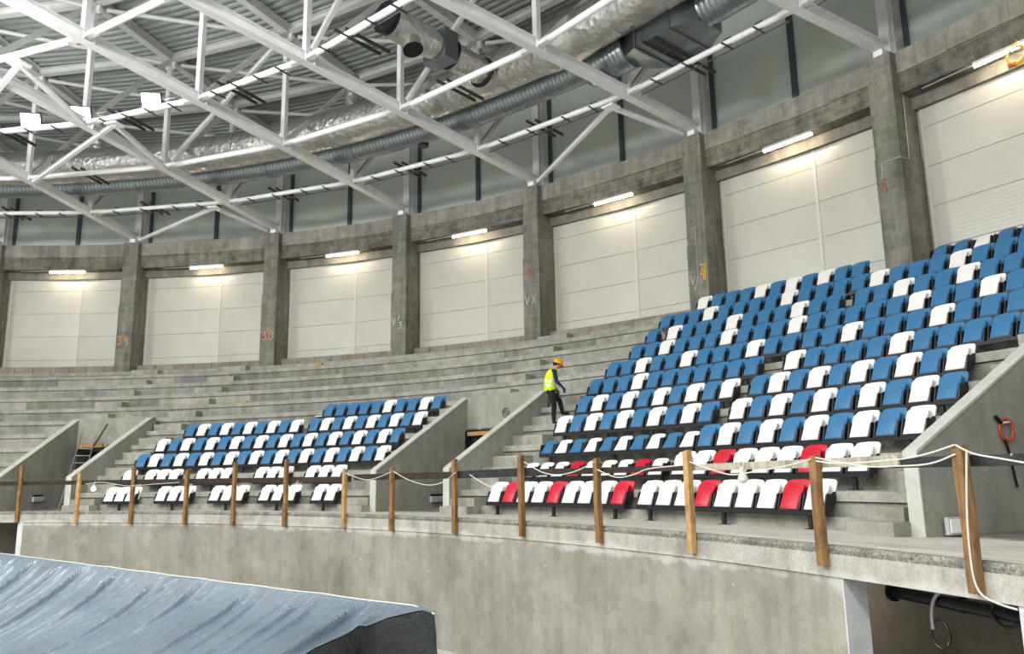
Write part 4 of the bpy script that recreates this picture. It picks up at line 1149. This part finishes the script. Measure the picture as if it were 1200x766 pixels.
# helmet tilted with the head
hb = MB(); tilt = Matrix.Rotation(math.radians(22), 4, 'Y')
prof = [(.118, 0), (.124, .012), (.122, .04), (.112, .085), (.088, .122), (.05, .145), (.004, .152)]
hb.lathe(prof, 24)
for v in hb.v: v.x *= 1.12
brim = MB()
nb = 24
for i in range(nb):
    a = 2*pi*i/nb; ex = 0.02+0.055*max(0, cos(a))**2
    for r_, z_ in ((.118, .008), (.118+ex, -.006-0.01*max(0, cos(a))), (.118+ex, -.012-0.01*max(0, cos(a))), (.116, .0)):
        brim.v.append(Vector((r_*cos(a)*1.12, r_*sin(a), z_)))
for i in range(nb):
    for k in range(4):
        a = i*4+k; b = i*4+(k+1) % 4; j = ((i+1) % nb)*4
        brim.f.append((a, b, j+(k+1) % 4, j+k))
for q in (hb, brim):
    q.v = [Vector((.142, 0, 1.645)) + tilt @ v for v in q.v]
hm = hb.mesh('helmet', M['helmet'], smooth=True, angle=60); br = brim.mesh('brim', M['helmet'], smooth=True)
hel = part('helmet', hm, per); part('brim', br, hel)
hr = MB().lathe([(.004, -.07), (.07, -.06), (.096, -.02), (.102, .02), (.098, .05)], 20)
hr.v = [Vector((.118, 0, 1.635)) + tilt @ (Vector((v.x*1.0, v.y, v.z)) - Vector((.018, 0, 0))) for v in hr.v]
part('hair', hr.mesh('hair', M['hair'], smooth=True), per)
fm = MB()
for s in (-1, 1):
    c = Vector((.216, s*.032, 1.612)); fm.obox(c, (.006, 0, 0), (0, .014, 0), (0, 0, .006))
part('eyes', fm.mesh('eyes', M['hair']), per)
mo = MB().obox((.226, 0, 1.553), (.004, 0, 0), (0, .022, 0), (0, 0, .005))
part('mouth', mo.mesh('mouth', M['red_paint']), per)
per.location = P(30.62, 0.7615, T(5)); per.rotation_euler = (0, 0, math.radians(14))
tag(per, 'person in yellow helmet and hi-vis vest stepping up the aisle, looking down', 'person')

# ------------------------------------------------------------------ light
def area(loc, size, power, target=None, col=(1, 1, 1), sy=None):
    l = bpy.data.lights.new('hall_lamp', 'AREA'); l.energy = power; l.color = col
    l.shape = 'RECTANGLE' if sy else 'DISK'; l.size = size
    if sy: l.size_y = sy
    o = bpy.data.objects.new('hall_lamp', l); COL.objects.link(o); o.location = loc
    d = (Vector(target) if target is not None else Vector(loc)-Vector((0,0,1))) - Vector(loc)
    o.rotation_euler = d.to_track_quat('-Z', 'Y').to_euler(); return o
PW = 330
for R, ths in ((17.5, (-0.5, 0.15, 0.8, 1.45, 2.1)), (8.0, (0.0, 1.1, 2.2, 3.6, 5.0))):
    for th in ths:
        area(P(R, th, 12.0), 2.2, PW, P(R+7, th, 0), (1.0, 0.995, 0.985))
def bulb(loc, rad, power, col=(1, 0.993, 0.98)):  # point light added as fill, with no fitting behind it
    l = bpy.data.lights.new('fill_light', 'POINT'); l.energy = power; l.color = col; l.shadow_soft_size = rad
    o = bpy.data.objects.new('fill_light', l); COL.objects.link(o); o.location = loc; return o
for R, th in ((18.0, -0.45), (17.0, 0.25), (15.0, 0.95), (18.0, 1.65), (9.0, 0.2), (9.0, 1.5), (6.0, 3.0)):
    bulb(P(R, th, 10.6), 0.7, 2250)  # unseen fill added to brighten trusses, deck and upper wall
bulb(P(17.0, 2.3, 9.0), 0.8, 2200)  # added fill from the right, towards the vomitory side walls
bulb(P(25.0, 1.95, 9.0), 0.8, 2600)  # second added fill, lifts the right vomitory's inner face
bulb(P(26.2, 1.115, -0.75), 0.12, 26, (1, 0.93, 0.82))  # added fill hidden past the jamb, brightens the pipe opening
w = bpy.data.worlds.new('World'); bpy.context.scene.world = w; w.use_nodes = True
bg = w.node_tree.nodes['Background']; bg.inputs[0].default_value = (0.80, 0.86, 0.90, 1); bg.inputs[1].default_value = 0.5

# ------------------------------------------------------------------ camera
cam = bpy.data.cameras.new('camera'); co = bpy.data.objects.new('camera', cam); COL.objects.link(co)
cam.sensor_width = 36.0; cam.lens = 927.763/1200*36.0; cam.clip_end = 300
pt, ro = 0.1878, -0.0165
r_ = Vector((1, 0, 0)); u_ = Vector((0, -sin(pt), cos(pt))); f_ = Vector((0, cos(pt), sin(pt)))
rr = r_*cos(ro) + u_*sin(ro); uu = u_*cos(ro) - r_*sin(ro)
mw = Matrix(((rr.x, uu.x, -f_.x, 0), (rr.y, uu.y, -f_.y, 0), (rr.z, uu.z, -f_.z, EYE_Z), (0, 0, 0, 1)))
co.matrix_world = mw
sc = bpy.context.scene; sc.camera = co
sc.view_settings.view_transform = 'Standard'; sc.view_settings.look = 'None'
sc.view_settings.exposure = 0.0; sc.view_settings.gamma = 1.0; sc.view_settings.use_curve_mapping = False
